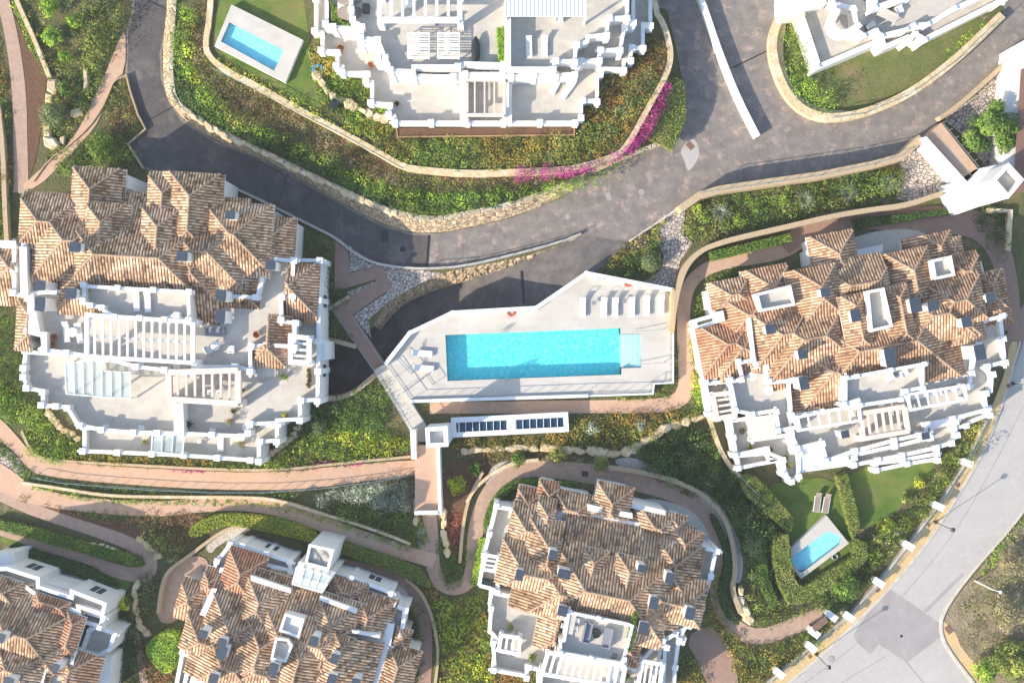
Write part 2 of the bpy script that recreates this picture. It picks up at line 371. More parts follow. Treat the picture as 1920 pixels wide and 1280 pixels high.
def ground_pts(pts, z, spacing, n_try=None):
    q = wpoly(pts, z); a = np.array(q); lo, hi = a.min(0), a.max(0)
    ar = abs(area2(q))/2; n = max(1, int(ar/(spacing**2)))
    k = (hi-lo); out = []
    gx = np.arange(lo[0], hi[0]+spacing, spacing); gy = np.arange(lo[1], hi[1]+spacing, spacing)
    g = np.stack(np.meshgrid(gx, gy), -1).reshape(-1, 2)+rng.uniform(-.5, .5, (len(gx)*len(gy), 2))*spacing
    return g[pip(g, q)], q
def bed(name, pts, z, pal, r=(.35, .7), hgt=(.3, .6), spacing=.6, dens=36, leaf=.10, label=None, cat=None, kind='stuff', soil=None, group=None, smooth=1, ratio=1.0, base=.0):
    """planted bed: clumps of leaves over a traced outline"""
    if smooth: pts = chaikin(pts, smooth)
    g, q = ground_pts(pts, z, spacing)
    if ratio < 1: g = g[rng.random(len(g)) < ratio]
    n = len(g)
    if n == 0: return None
    rr = rng.uniform(r[0], r[1], n)*1.22; hh = rng.uniform(hgt[0], hgt[1], n)*1.25
    big = (rng.random(n) < .10) & (r[1] > .42); rr[big] *= rng.uniform(1.3, 1.8, big.sum()); hh[big] *= rng.uniform(1.5, 2.3, big.sum())
    # slow noise for height variation
    w1 = .5+.5*np.sin(g[:, 0]*.9+np.cos(g[:, 1]*.7)*2)*np.cos(g[:, 1]*.8+1.3*np.sin(g[:, 0]*.5)); hh = hh*(.7+.6*w1)
    cen = np.column_stack([g, np.full(n, z+base)]); r3 = np.column_stack([rr, rr, hh])
    cnt = np.maximum(6, (dens*rr*rr*4).astype(int))
    P_ = pal if isinstance(pal, list) else PAL[pal]
    V, Fq, C = leaves(cen, r3, cnt, leaf, P_)
    C = C*(.75+.55*np.clip(.5+.5*np.sin(V[:,0:1]*.55+1.7*np.cos(V[:,1:2]*.4))*np.cos(V[:,1:2]*.6),0,1))
    o = mesh(name, V, Fq, M['leaf'], col=C)
    return tag(o, label, cat, group, kind)
def crown(cen, R, hz, pal, n=26, dens=24, leaf=.12, sub=.34):
    """crown = many clumps over an ellipsoid"""
    d = rng.normal(size=(n, 3)); d[:, 2] = np.abs(d[:, 2]); d /= np.linalg.norm(d, axis=1)[:, None]
    c = np.array(cen)+d*np.array([R, R, hz])*rng.uniform(.35, .85, (n, 1)); r = R*sub*rng.uniform(.7, 1.25, n)
    return leaves(c, np.column_stack([r, r, r*.8]), np.maximum(10, (dens*r*r*9).astype(int)), leaf, PAL[pal] if isinstance(pal, str) else pal)
def shrub(px, py, rpx, z, pal, label, name='shrub', cat='shrub', group=None, hk=1.1, n=26, leaf=.11, dens=22, stem=.25, sub=.34):
    R = rpx*(H-z)/F; top = z+stem+R*hk*.5
    x, y, _ = P(px, py, top)
    t = thing(name, label, cat, (x, y, z), group)
    V, Fq, C = crown((x, y, z+stem), R, R*hk, pal, n, dens, leaf, sub)
    mesh('foliage', V, Fq, M['leaf'], t, col=C)
    v, f = [], []
    lathe(v, f, [(.09, -.05), (.07, stem+R*.3)], x, y, z, 7)
    for k in range(4):
        a = k*1.6+px; beam(v, f, (x, y, z+stem*.6), (x+math.cos(a)*R*.5, y+math.sin(a)*R*.5, z+stem+R*.5), .06, .06)
    mesh('stem', v, f, M['bark'], t)
    return t
def ball(px, py, rpx, z, pal, label, name='clipped_shrub', cat='clipped shrub', group=None):
    R = rpx*(H-z)/F; x, y, _ = P(px, py, z+R)
    t = thing(name, label, cat, (x, y, z), group)
    V, Fq, C = leaves(np.array([[x, y, z+R*.75]]), np.array([[R, R, R*.95]]), int(520*R*R)+200, .07, PAL[pal], jit=.2)
    mesh('foliage', V, Fq, M['leaf'], t, col=C)
    v, f = [], []; lathe(v, f, [(R*.3, 0), (R*.88, R*.45), (R*.90, R*.8), (R*.66, R*1.35), (R*.2, R*1.6)], x, y, z, 18)
    mesh('core', v, f, M['leafcore'], t, smooth=True)
    return t
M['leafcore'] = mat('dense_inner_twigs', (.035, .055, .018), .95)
def hedge(name, pts, z, hgt, pal, label, group=None, dens=150, leaf=.09, smooth=0, cat='hedge', clump=.0):
    """clipped hedge: solid core and a skin of leaves"""
    if smooth: pts = chaikin(pts, smooth)
    q = wpoly(pts, z+hgt); n = len(q)
    cx = sum(p[0] for p in q)/n; cy = sum(p[1] for p in q)/n
    t = thing(name, label, cat, (cx, cy, z), group)
    qi = inset(q, .08); vs, fs = tess([qi]); V = [(x, y, z+hgt-.08) for x, y in vs]; b = len(V); V += [(x, y, z-.02) for x, y in qi]
    for i in range(n): j = (i+1) % n; fs.append((j, i, b+i, b+j))
    mesh('core', V, fs, M['leafcore'], t)
    g, _ = ground_pts(pts, z+hgt, 1/math.sqrt(dens)); m = len(g)
    top = np.column_stack([g, np.full(m, z+hgt)+rng.uniform(-.08, .1, m)+clump*np.sin(g[:, 0]*3)*np.cos(g[:, 1]*3)])
    nt_ = np.tile([0, 0, 1.], (m, 1))
    sp, sn = [], []
    for i in range(n):
        a, c = np.array(q[i]), np.array(q[(i+1) % n]); L_ = np.linalg.norm(c-a); k = int(L_*hgt*dens*.8)
        if k < 1: continue
        u = rng.random((k, 1)); p2 = a+(c-a)*u; d = (c-a)/L_; nn = np.array([d[1], -d[0]])
        sp.append(np.column_stack([p2+nn*rng.uniform(-.06, .08, (k, 1)), z+rng.random(k)*hgt])); sn.append(np.tile([nn[0], nn[1], .2], (k, 1)))
    c = np.vstack([top]+sp); nr = np.vstack([nt_]+sn); m = len(c)
    nr = nr+rng.normal(scale=.45, size=(m, 3)); nr /= np.linalg.norm(nr, axis=1)[:, None]
    tt = np.cross(nr, rng.normal(size=(m, 3))); tt /= np.linalg.norm(tt, axis=1)[:, None]; bb = np.cross(nr, tt)
    s = leaf*rng.uniform(.6, 1.4, (m, 1))
    V = np.stack([c-tt*s, c-bb*s*.6, c+tt*s, c+bb*s*.6], 1).reshape(-1, 3)
    P_ = np.array(PAL[pal]); k1 = ((np.sin(c[:, 0]*1.3)+np.cos(c[:, 1]*1.7+c[:, 0]*.4))*.25+.5)
    col = P_[np.clip((k1*len(P_)+rng.normal(scale=.8, size=m)).astype(int), 0, len(P_)-1)]*rng.uniform(.75, 1.25, (m, 1))
    mesh('foliage', V, np.arange(m*4).reshape(-1, 4), M['leaf'], t, col=np.repeat(np.clip(col*LEAFK, 0, 1), 4, axis=0))
    return t
def palmlike(px, py, rpx, z, label, pal='green', group=None, n=22, cat='plant', name='agave'):
    R = rpx*(H-z)/F; x, y, _ = P(px, py, z+.4); t = thing(name, label, cat, (x, y, z), group)
    v, f, C = [], [], []
    for k in range(n):
        a = k*2.39996; el = .25+.9*(k/n); r = R*(1.1-.45*k/n)
        b = len(v); s = (-math.sin(a)*R*.09, math.cos(a)*R*.09)
        for u, w_ in ((0, .6), (.5, 1.0), (1, .05)):
            px_, py_ = x+math.cos(a)*r*u*math.cos(el), y+math.sin(a)*r*u*math.cos(el); zz = z+.35+r*u*math.sin(el)-.25*r*u*u
            v += [(px_-s[0]*w_, py_-s[1]*w_, zz), (px_+s[0]*w_, py_+s[1]*w_, zz)]
        f += [(b, b+1, b+3, b+2), (b+2, b+3, b+5, b+4)]; c = PAL[pal][k % len(PAL[pal])]; C += [tuple(q*1.2 for q in c)]*6
    mesh('foliage', v, f, M['leaf'], t, col=np.array(C))
    v, f = [], []; lathe(v, f, [(.16, 0), (.24, .32), (.20, .34), (.18, .30)], x, y, z, 12); mesh('pot', v, f, M['terracotta'], t)
    return t
# ------------------------------------------------------------ stone
def rock_thing(pts, z, hgt, label, group=None, name='boulder', mat_='cream_stone'):
    q = wpoly(pts, z+hgt); n = len(q); cx = sum(p[0] for p in q)/n; cy = sum(p[1] for p in q)/n
    v = []; f = []
    for s, zz in ((1.08, z-.1), (1.12, z+hgt*.45), (1.0, z+hgt*.85), (.72, z+hgt)):
        for i, (x, y) in enumerate(q): v.append((cx+(x-cx)*s+random.uniform(-.04, .04), cy+(y-cy)*s+random.uniform(-.04, .04), zz+random.uniform(-.06, .06)))
    for k in range(3):
        for i in range(n): j = (i+1) % n; f.append((k*n+i, k*n+j, (k+1)*n+j, (k+1)*n+i))
    f.append(tuple(3*n+i for i in range(n)))
    return tag(mesh(name, v, f, M[mat_]), label, 'boulder', group)
def strip_wall(name, line, wd, z0, z1, matn, label, cat='wall', smooth=2, group=None, cap=None):
    """free-standing or retaining wall along a traced centre line (px at the top), width in m"""
    pts = chaikin(line, smooth, closed=False) if smooth else line
    w_ = [Vector(P(x, y, z1)[:2]) for x, y in pts]; v, f = [], []
    n = len(w_)
    for i, p in enumerate(w_):
        a = w_[max(0, i-1)]; b = w_[min(n-1, i+1)]; d = (b-a).normalized(); s = Vector((-d.y, d.x))*wd/2
        v += [(*(p+s), z1), (*(p-s), z1), (*(p-s), z0), (*(p+s), z0)]
    for i in range(n-1):
        a, b = i*4, i*4+4
        f += [(a, b, b+1, a+1)[::-1], (a+1, b+1, b+2, a+2)[::-1], (a+3, b+3, b, a)[::-1]]
    f += [(0, 1, 2, 3), (n*4-1, n*4-2, n*4-3, n*4-4)]
    return tag(mesh(name, v, f, M[matn]), label, cat, group, 'thing')
def batter(name, top, zt, bot, zb, matn, label, cat='retaining wall', n=60, rough=.12, capw=0.0, rows=6):
    """sloping rubble face lofted between two traced lines, with a real thickness behind"""
    def res(line, z):
        p = [Vector(P(x, y, z)) for x, y in chaikin(line, 2, closed=False)]; d = [0]
        for a, b in zip(p[:-1], p[1:]): d.append(d[-1]+(b-a).length)
        out = []
        for k in range(n+1):
            s = d[-1]*k/n; i = max(0, min(len(p)-2, next((q for q in range(len(d)-1) if d[q+1] >= s), len(p)-2))); u = (s-d[i])/max(1e-6, d[i+1]-d[i]); out.append(p[i].lerp(p[i+1], u))
        return out
    a, b = res(top, zt), res(bot, zb); v, f = [], []
    for k in range(n+1):
        for r in range(rows+1):
            u = r/rows; p = a[k].lerp(b[k], u); j = rough*(0 < r < rows)
            v.append((p.x+random.uniform(-j, j), p.y+random.uniform(-j, j), p.z+random.uniform(-j, j)*.8+math.sin(u*math.pi)*.08))
    R = rows+1
    for k in range(n):
        for r in range(rows): f.append((k*R+r, k*R+r+1, (k+1)*R+r+1, (k+1)*R+r))
    o = tag(mesh(name, v, f, M[matn]), label, cat, None, 'thing')
    me = o.data
    # make the faces look up
    if sum(p.normal.z for p in me.polygons) < 0: me.flip_normals()
    return o
M['rubble'] = None
def rubble_mat(name, c1, c2, mortar, sc=1.2):
    m = bpy.data.materials.new(name); m.use_nodes = True; t = m.node_tree; N = t.nodes; p = N['Principled BSDF']
    g = N.new('ShaderNodeNewGeometry'); v = N.new('ShaderNodeTexVoronoi'); v.inputs['Scale'].default_value = sc; t.links.new(g.outputs['Position'], v.inputs['Vector'])
    v2 = N.new('ShaderNodeTexVoronoi'); v2.feature = 'DISTANCE_TO_EDGE'; v2.inputs['Scale'].default_value = sc; t.links.new(g.outputs['Position'], v2.inputs['Vector'])
    s = N.new('ShaderNodeSeparateColor'); t.links.new(v.outputs['Color'], s.inputs[0])
    mx = N.new('ShaderNodeMix'); mx.data_type = 'RGBA'; mx.inputs['A'].default_value = (*c1, 1); mx.inputs['B'].default_value = (*c2, 1); t.links.new(s.outputs[0], mx.inputs['Factor'])
    mr = N.new('ShaderNodeMapRange'); mr.inputs['From Max'].default_value = .07; t.links.new(v2.outputs['Distance'], mr.inputs['Value'])
    m2 = N.new('ShaderNodeMix'); m2.data_type = 'RGBA'; m2.inputs['A'].default_value = (*mortar, 1); t.links.new(mr.outputs[0], m2.inputs['Factor']); t.links.new(mx.outputs['Result'], m2.inputs['B'])
    n = N.new('ShaderNodeTexNoise'); n.inputs['Scale'].default_value = 3; n.inputs['Detail'].default_value = 8; t.links.new(g.outputs['Position'], n.inputs['Vector'])
    m3 = N.new('ShaderNodeMix'); m3.data_type = 'RGBA'; m3.blend_type = 'MULTIPLY'; m3.inputs['B'].default_value = (.6, .55, .5, 1); t.links.new(n.outputs['Fac'], m3.inputs['Factor']); t.links.new(m2.outputs['Result'], m3.inputs['A'])
    t.links.new(m3.outputs['Result'], p.inputs['Base Color']); p.inputs['Roughness'].default_value = .9
    b = N.new('ShaderNodeBump'); b.inputs['Distance'].default_value = .12; t.links.new(mr.outputs[0], b.inputs['Height']); t.links.new(b.outputs[0], p.inputs['Normal'])
    return m
M['rubble'] = rubble_mat('rubble_stone', (.62, .50, .33), (.50, .37, .23), (.42, .31, .19), 1.7)
M['flagstone'] = rubble_mat('flagstone', (.58, .50, .36), (.46, .38, .27), (.62, .56, .47), .75)
M['pebbles'] = rubble_mat('white_stones', (.66, .60, .54), (.48, .41, .36), (.13, .11, .09), 2.4)
DZ = dict(A=2.6, D=2.0, E=1.4, F=1.0)
# ------------------------------------------------------------ building kit
PITCH = .50
class Bld:
    def __init__(s, name, label, px, py, ang, cat='building', dz=0.0):
        s.dz = dz
        x, y, _ = P(px, py, 0); s.t = thing(name, label, cat, (x, y, 0)); s.a = -rad(ang); s.ang = rad(ang); s.wv, s.wf = [], []
    def rect(s, nwx, nwy, w_, h_, z):
        """rectangle given by its photo NW corner, turned by the building's angle -> world centre, half sizes"""
        c, n = math.cos(s.ang), math.sin(s.ang); cx = nwx+(w_/2)*c-(h_/2)*n; cy = nwy+(w_/2)*n+(h_/2)*c; k = (H-z)/F
        x, y, _ = P(cx, cy, z); return x, y, w_*k, h_*k
    def wall_box(s, nwx, nwy, w_, h_, z0, z1):
        z1 += s.dz
        x, y, W, Hh = s.rect(nwx, nwy, w_, h_, z1); box(s.wv, s.wf, x, y, z0, z1, W, Hh, s.a)
    def done(s):
        if s.wv: mesh('wall', s.wv, s.wf, M['white'], s.t)
    def ridge(s, p1, p2, zr, dN, dE, dS, dW, red=0.0, pitch=None):
        """hip roof from its ridge (photo px, at height zr) and the plan depth in px of its four slopes"""
        zr += s.dz; pitch = pitch or PITCH; a_ = Vector(P(*p1, zr)[:2]); b_ = Vector(P(*p2, zr)[:2]); c = (a_+b_)/2; ln = (b_-a_).length; k = (H-zr)/F
        horiz = abs(p2[0]-p1[0]) >= abs(p2[1]-p1[1]); d = [v*k for v in (dN, dE, dS, dW)]; h0 = min(min(d), 60) if min(d) > 0 else .01
        W, D = (ln+2*h0, 2*h0) if horiz else (2*h0, ln+2*h0)
        return s._roof(c.x, c.y, W, D, zr-h0*pitch, [v-h0 for v in d], red, pitch)
    def roof(s, nwx, nwy, w_, h_, z, ext=(0, 0, 0, 0), red=0.0, pitch=None):
        z += s.dz; x, y, W, D = s.rect(nwx, nwy, w_, h_, z); return s._roof(x, y, W, D, z, [e*(H-z)/F for e in ext], red, pitch or PITCH)
    def _roof(s, x, y, W, D, z, ext, red, pitch):
        ca, sa = math.cos(s.a), math.sin(s.a); half = min(W, D)/2
        v, f, uv, fm = [], [], [], []; per = .315; amp = .10; tone = random.random()*50
        z += random.uniform(-.012, .012)
        def T(lx, ly, lz): return (x+lx*ca-ly*sa, y+lx*sa+ly*ca, lz)
        sides = [((-W/2, D/2), (1, 0), (0, -1), W), ((W/2, D/2), (0, -1), (-1, 0), D), ((W/2, -D/2), (-1, 0), (0, 1), W), ((-W/2, -D/2), (0, 1), (1, 0), D)]
        eps = .10
        for si, (o, d, n_, Ls) in enumerate(sides):
            e = ext[si]+eps; el = min(e, ext[si-1]+eps); er = min(e, ext[(si+1) % 4]+eps)   # neighbours at the start / the end of this side
            u0, u1 = -max(el, 0) if e > 0 else 0, Ls+max(er, 0); m = max(1, int(round((u1-u0)/per))); p_ = (u1-u0)/m; base = len(v); K = 6; cnt = m*K+1
            if ext[si-1] > ext[si]: el_ = e
            for i in range(cnt):
                u = u0+(u1-u0)*i/(m*K); q = (i % K)/K; pr = math.sin(math.pi*q)**.8 if 0 < q < 1 else 0.0
                top = min(u, Ls-u, half); lo = min(-e, top)
                for tt in (lo, top):
                    zz = z+tt*pitch+amp*pr; lx = o[0]+d[0]*u+n_[0]*tt; ly = o[1]+d[1]*u+n_[1]*tt
                    v.append(T(lx, ly, zz)); uv.append((i/K+si*37, tt*1.085/.37+.5+200))
            for i in range(cnt-1):
                a = base+i*2; f.append((a, a+1, a+3, a+2)); fm.append(0)
            # eave board under this side
            bb = len(v); A1 = (o[0]+d[0]*u0-n_[0]*e, o[1]+d[1]*u0-n_[1]*e); A2 = (o[0]+d[0]*u1-n_[0]*e, o[1]+d[1]*u1-n_[1]*e); ze = z-e*pitch
            for q_, zz in ((A1, ze-.01), (A2, ze-.01), (A2, ze-.2), (A1, ze-.2)): v.append(T(*q_, zz)); uv.append((0, 0))
            f.append((bb, bb+1, bb+2, bb+3)); fm.append(2)
            bb = len(v)
            for q_ in ((A1, 0), (A2, 0), (A2, .5), (A1, .5)): v.append(T(q_[0][0]+n_[0]*q_[1], q_[0][1]+n_[1]*q_[1], ze-.2)); uv.append((0, 0))
            f.append((bb, bb+1, bb+2, bb+3)); fm.append(2)
        rz = z+half*pitch
        if W >= D: r1, r2 = (-W/2+half, 0), (W/2-half, 0)
        else: r1, r2 = (0, D/2-half), (0, -D/2+half)
        cs = [(-W/2, D/2, 3, 0), (W/2, D/2, 0, 1), (W/2, -D/2, 1, 2), (-W/2, -D/2, 2, 3)]
        near = (lambda c: r1 if (c[0] < 0 if W >= D else c[1] > 0) else r2)
        lines = []
        for c in cs:
            m = min(ext[c[2]], ext[c[3]])+eps; sx, sy = (1 if c[0] > 0 else -1), (1 if c[1] > 0 else -1)
            lines.append(((c[0]+sx*m, c[1]+sy*m, z-m*pitch), (*near(c), rz)))
        if (Vector(r1)-Vector(r2)).length > .2: lines.append(((*r1, rz), (*r2, rz)))
        for a, c in lines:
            a = Vector(a); c = Vector(c); dd = c-a; Ls = dd.length
            if Ls < .3: continue
            dn = dd.normalized(); sd = Vector((-dn.y, dn.x, 0)).normalized(); up = Vector((0, 0, 1)); m = max(1, int(Ls/.42))
            for k in range(m):
                p0 = a+dd*(k/m); p1 = a+dd*((k+1)/m); bb = len(v)
                for p_, sc in ((p0, 1.0), (p1, .84)):
                    for aa in (-90, -45, 0, 45, 90):
                        ar = rad(aa); q = p_+sd*(math.sin(ar)*.125*sc)+up*(math.cos(ar)*.115*sc+.05); v.append(T(*q)); uv.append((0, 0))
                for i in range(4): f.append((bb+i, bb+i+1, bb+6+i, bb+5+i)); fm.append(1)
        o = mesh('roof', v, f, [M['tiles'], M['ridge'], M['trim']], s.t, uv=uv, fm=fm)
        for nm, val in (('Tone', tone), ('Red', float(red))):
            at = o.data.attributes.new(nm, 'FLOAT', 'POINT'); at.data.foreach_set('value', [val]*len(v))
        # the white walls carrying it
        eN, eE, eS, eW = ext; i = .30
        x0, x1, y0, y1 = -W/2-eW+i, W/2+eE-i, -D/2-eS+i, D/2+eN-i
        def wb(x0, x1, y0, y1, zt):
            if x1-x0 > .3 and y1-y0 > .3:
                cx, cy = (x0+x1)/2, (y0+y1)/2; box(s.wv, s.wf, x+cx*ca-cy*sa, y+cx*sa+cy*ca, -.2, zt+random.uniform(-.01, .01), x1-x0, y1-y0, s.a)
        wb(x0, x1, y0, y1, z-max(ext)*pitch-.12)
        wb(-W/2-min(eW, .8)+i, W/2+min(eE, .8)-i, -D/2-min(eS, .8)+i, D/2+min(eN, .8)-i, z-.8*pitch-.12)
        # mid-height walls so that every slope stands on something
        for t_ in (.33, .66):
            wb(-W/2-eW*t_+i, W/2+eE*t_-i, -D/2-eS*t_+i, D/2+eN*t_-i, z-max(ext)*t_*pitch-.14)
        return o
    def chimney(s, px, py, w_, h_, z, tall=2.2):
        """px,py = centre of the slate cap"""
        z += 1.1+s.dz; tall += 1.2
        k = (H-z)/F; x, y, _ = P(px, py, z); W, D = w_*k, h_*k; v, f = [], []
        box(v, f, x, y, z-tall, z-.22, W-.14, D-.14, s.a); box(v, f, x, y, z-.32, z-.22, W+.02, D+.02, s.a)
        for dx in (-1, 1):
            for dy in (-1, 1):
                lx, ly = dx*(W/2-.14), dy*(D/2-.14); box(v, f, x+lx*math.cos(s.a)-ly*math.sin(s.a), y+lx*math.sin(s.a)+ly*math.cos(s.a), z-.22, z-.06, .14, .14, s.a)
        o = mesh('chimney', v, f, M['white'], s.t)
        v, f = [], []; box(v, f, x, y, z-.06, z, W+.02, D+.02, s.a)
        q = mesh('chimney_cap', v, f, M['slate'], o)
    def terrace(s, pts, zt, zf, z0=-.3, t=.30, piers=True, floor='tile_floor', wallm='white', pier=.56, maxrun=4.6, skip=()):
        zt += s.dz; zf += s.dz
        q = wpoly(pts, zt); qi = inset(q, t); n = len(q); v = [(x, y, zt) for x, y in q]+[(x, y, zt) for x, y in qi]+[(x, y, z0) for x, y in q]+[(x, y, zf-.02) for x, y in qi]; f = []
        for i in range(n):
            j = (i+1) % n
            f += [(i, j, n+j, n+i), (i, 2*n+i, 2*n+j, j), (n+i, n+j, 3*n+j, 3*n+i)]
        o = mesh('terrace', v, f, M[wallm], s.t)
        # coping slab along the parapet
        qo = inset(q, -.05); qk = inset(q, t+.05)
        v = [(x, y, zt+.07) for x, y in qo]+[(x, y, zt+.07) for x, y in qk]+[(x, y, zt+.003) for x, y in qo]+[(x, y, zt+.003) for x, y in qk]; f = []
        for i in range(n):
            j = (i+1) % n; f += [(i, j, n+j, n+i), (i, 2*n+i, 2*n+j, j), (n+i, n+j, 3*n+j, 3*n+i), (2*n+i, 3*n+i, 3*n+j, 2*n+j)]
        mesh('coping', v, f, M['trim'], o)
        vs, fs = tess([inset(q, t-.02)]); mesh('terrace_floor', [(x, y, zf) for x, y in vs], fs, M[floor], o)
        if zf-z0 > 3.1:
            for i in range(n):
                a = Vector(q[i]); b = Vector(q[(i+1) % n]); d = b-a; Ls = d.length
                if Ls < 3.2: continue
                d.normalize(); nn = Vector((d.y, -d.x)); an = math.atan2(d.y, d.x); m = max(1, int(Ls//4.6))
                for k in range(m):
                    c = a.lerp(b, (k+.5)/m); v, f = [], []; w_ = 1.5
                    box(v, f, c.x+nn.x*.01, c.y+nn.y*.01, zf-2.9, zf-.75, w_, .07, an); nf = len(f)
                    for sx in (-.36, .36): box(v, f, c.x+nn.x*.035+d.x*sx, c.y+nn.y*.035+d.y*sx, zf-2.82, zf-.83, .62, .04, an)
                    mesh('window', v, f, [M['trim'], M['slate']], o, fm=[0]*nf+[1]*(len(f)-nf))
        if piers:
            for i in range(n):
                a = Vector(q[i]); b = Vector(q[(i+1) % n]); Ls = (b-a).length; pts_ = [a]
                if Ls > maxrun:
                    m = int(Ls//maxrun)
                    pts_ += [a.lerp(b, (k+1)/(m+1)) for k in range(m)]
                Lp = (Vector(q[i-1])-a).length
                for c in pts_:
                    if c is a and min(Ls, Lp) < .75 and (i % 2 or min(Ls, Lp) < .5): continue
                    v, f = [], []; jz = random.uniform(0, .012); d = (b-a).normalized(); nn = Vector((-d.y, d.x)); c2 = c+nn*t*.5
                    box(v, f, c2.x, c2.y, z0 if random.random() < 2 else zf, zt+.20+jz, pier, pier, s.a); box(v, f, c2.x, c2.y, zt+.20+jz, zt+.27+jz, pier+.10, pier+.10, s.a)
                    box(v, f, c2.x, c2.y, zt-.1, zt+.13+jz, pier+(.6 if Ls > 2 else .1), t-.04, math.atan2(d.y, d.x))
                    mesh('pier', v, f, M['trim'], o)
        return o
    def block(s, pts, z1, z0=-.3, name='wall', m='white'):
        z1 += s.dz; return slab(name, pts, z1, M[m], s.t, thick=z1-z0)
    def pergola(s, quad, z, zf, n, m='trim', bw=.18, axis=0, frame=.28, posts=True, name='pergola', mid=False):
        """quad = NW, NE, SE, SW in photo px at height z"""
        z += s.dz; zf += s.dz
        c = [Vector(P(x, y, z)) for x, y in quad]; v, f = [], []
        for i in range(4): beam(v, f, c[i]+Vector((0, 0, -.02*(i % 2))), c[(i+1) % 4]+Vector((0, 0, -.02*(i % 2))), frame, frame)
        a, b, d, e = (c[0], c[1], c[2], c[3]) if axis == 0 else (c[0], c[3], c[2], c[1])
        for k in range(1, n):
            u = k/n; beam(v, f, a.lerp(b, u)+Vector((0, 0, .05)), e.lerp(d, u)+Vector((0, 0, .05)), bw, .2)
        if mid: beam(v, f, a.lerp(e, .5)+Vector((0, 0, -.12)), b.lerp(d, .5)+Vector((0, 0, -.12)), .12, .12)
        o = mesh(name, v, f, M[m], s.t)
        if posts:
            for p in c:
                v, f = [], []; box(v, f, p.x, p.y, zf, z-frame/2-.01, frame*1.25, frame*1.25, s.a); mesh('post', v, f, M[m], o)
        return o
    def glass_roof(s, quad, z, zf, n, m='pale_glass', fm_='trim', axis=0, name='glass_roof', posts=True, frame=.12):
        o = s.pergola(quad, z, zf, n, fm_, .06, axis, frame, posts, name); slab('glass_pane', quad, z-.03+s.dz, M[m], o, thick=.02); return o
    def canopy(s, quad, z, zf, m='louvre', n=0, name='canopy', posts=True, ribs=.05):
        z += s.dz; zf += s.dz
        o = slab(name, quad, z, M[m], s.t, thick=.12)
        if n:
            c = [Vector(P(x, y, z)) for x, y in quad]; v, f = [], []
            for k in range(n+1):
                u = k/n; beam(v, f, c[0].lerp(c[1], u)+Vector((0, 0, ribs/2+.003)), c[3].lerp(c[2], u)+Vector((0, 0, ribs/2+.003)), .10, ribs)
            mesh('rib', v, f, M['trim'], o)
        if posts:
            for x, y in quad:
                p = P(x, y, z); v, f = [], []; box(v, f, p[0], p[1], zf, z-.13, .2, .2, s.a); mesh('post', v, f, M['trim'], o)
        return o
# ------------------------------------------------------------ furniture kit (local coordinates, built once, copied)
protos = {}
def lift(px, py, z):
    if z < .5: return z
    if px < 620 and 450 < py < 870: return z+DZ['A']
    if 900 < px < 1300 and py > 1000: return z+DZ['D']
    return z
def place(kind, px, py, z, rz=0, label=None, group=None):
    z = lift(px, py, z)
    b = protos[kind]; x, y, _ = P(px, py, z)
    if kind not in used:
        used.add(kind); b.location = (x, y, z); b.rotation_euler = (0, 0, rad(rz)); b['label'] = label
        if group: b['group'] = group
        elif 'group' in b: del b['group']
        return b
    c = copy_tree(b, (x, y, z), rad(rz), label)
    if group: c['group'] = group
    elif 'group' in c: del c['group']
    return c
used = set()
def proto(kind, cat): t = thing(kind, 'x', cat); protos[kind] = t; return t
def part(name, t, m, boxes=(), beams=(), lathes=()):
    v, f = [], []
    for b in boxes: box(v, f, *b)
    for b in beams: beam(v, f, *b)
    for l in lathes: lathe(v, f, *l)
    return mesh(name, v, f, M[m], t, local=True)
# lounger: head end at +y
t = proto('sun_lounger', 'sun lounger')
part('frame', t, 'trim', [(0, -.15, .24, .30, .66, 1.65)])
v, f = [], []; beam(v, f, (0, .62, .36), (0, 1.18, .72), .62, .07); mesh('backrest', v, f, M['fabric'], t, local=True)
part('cushion', t, 'fabric', [(0, -.18, .303, .38, .60, 1.55)])
for x in (-.28, .28):
    for y in (-.85, .55): part('leg', t, 'trim', [(x, y, 0, .24, .05, .05)])
t = proto('canopy_lounger', 'sun lounger')
part('frame', t, 'trim', [(0, -.15, .24, .30, .70, 1.7)])
v, f = [], []; beam(v, f, (0, .62, .36), (0, 1.15, .75), .66, .07); mesh('backrest', v, f, M['fabric'], t, local=True)
part('cushion', t, 'fabric', [(0, -.18, .303, .38, .64, 1.6)])
part('headrest_bar', t, 'rail', beams=[((-.42, 1.0, .5), (-.42, 1.35, 1.0), .04, .04), ((.42, 1.0, .5), (.42, 1.35, 1.0), .04, .04), ((-.42, 1.35, 1.0), (.42, 1.35, 1.0), .04, .04)])
for x in (-.30, .30):
    for y in (-.85, .55): part('leg', t, 'trim', [(x, y, 0, .24, .05, .05)])
t = proto('taupe_lounger', 'sun lounger')
part('frame', t, 'trim', [(-.33, -.15, .26, .33, .06, 1.75), (.33, -.15, .26, .33, .06, 1.75), (0, -1.0, .26, .32, .7, .06)])
v, f = [], []; beam(v, f, (0, .62, .36), (0, 1.15, .62), .60, .06); mesh('backrest', v, f, M['taupe'], t, local=True)
part('cushion', t, 'taupe', [(0, -.2, .28, .34, .60, 1.6)])
for x in (-.33, .33):
    for y in (-.95, .6): part('leg', t, 'trim', [(x, y, 0, .26, .05, .05)])
t = proto('round_table', 'table'); part('tabletop', t, 'fabric', lathes=[([(.50, .70), (.50, .74)],)]); part('stand', t, 'rail', lathes=[([(.25, 0), (.04, .03), (.04, .70)],)])
t = proto('side_table', 'table'); part('tabletop', t, 'grey_fabric', lathes=[([(.26, .42), (.26, .46)],)]); part('stand', t, 'metal', lathes=[([(.16, 0), (.03, .03), (.03, .42)],)])
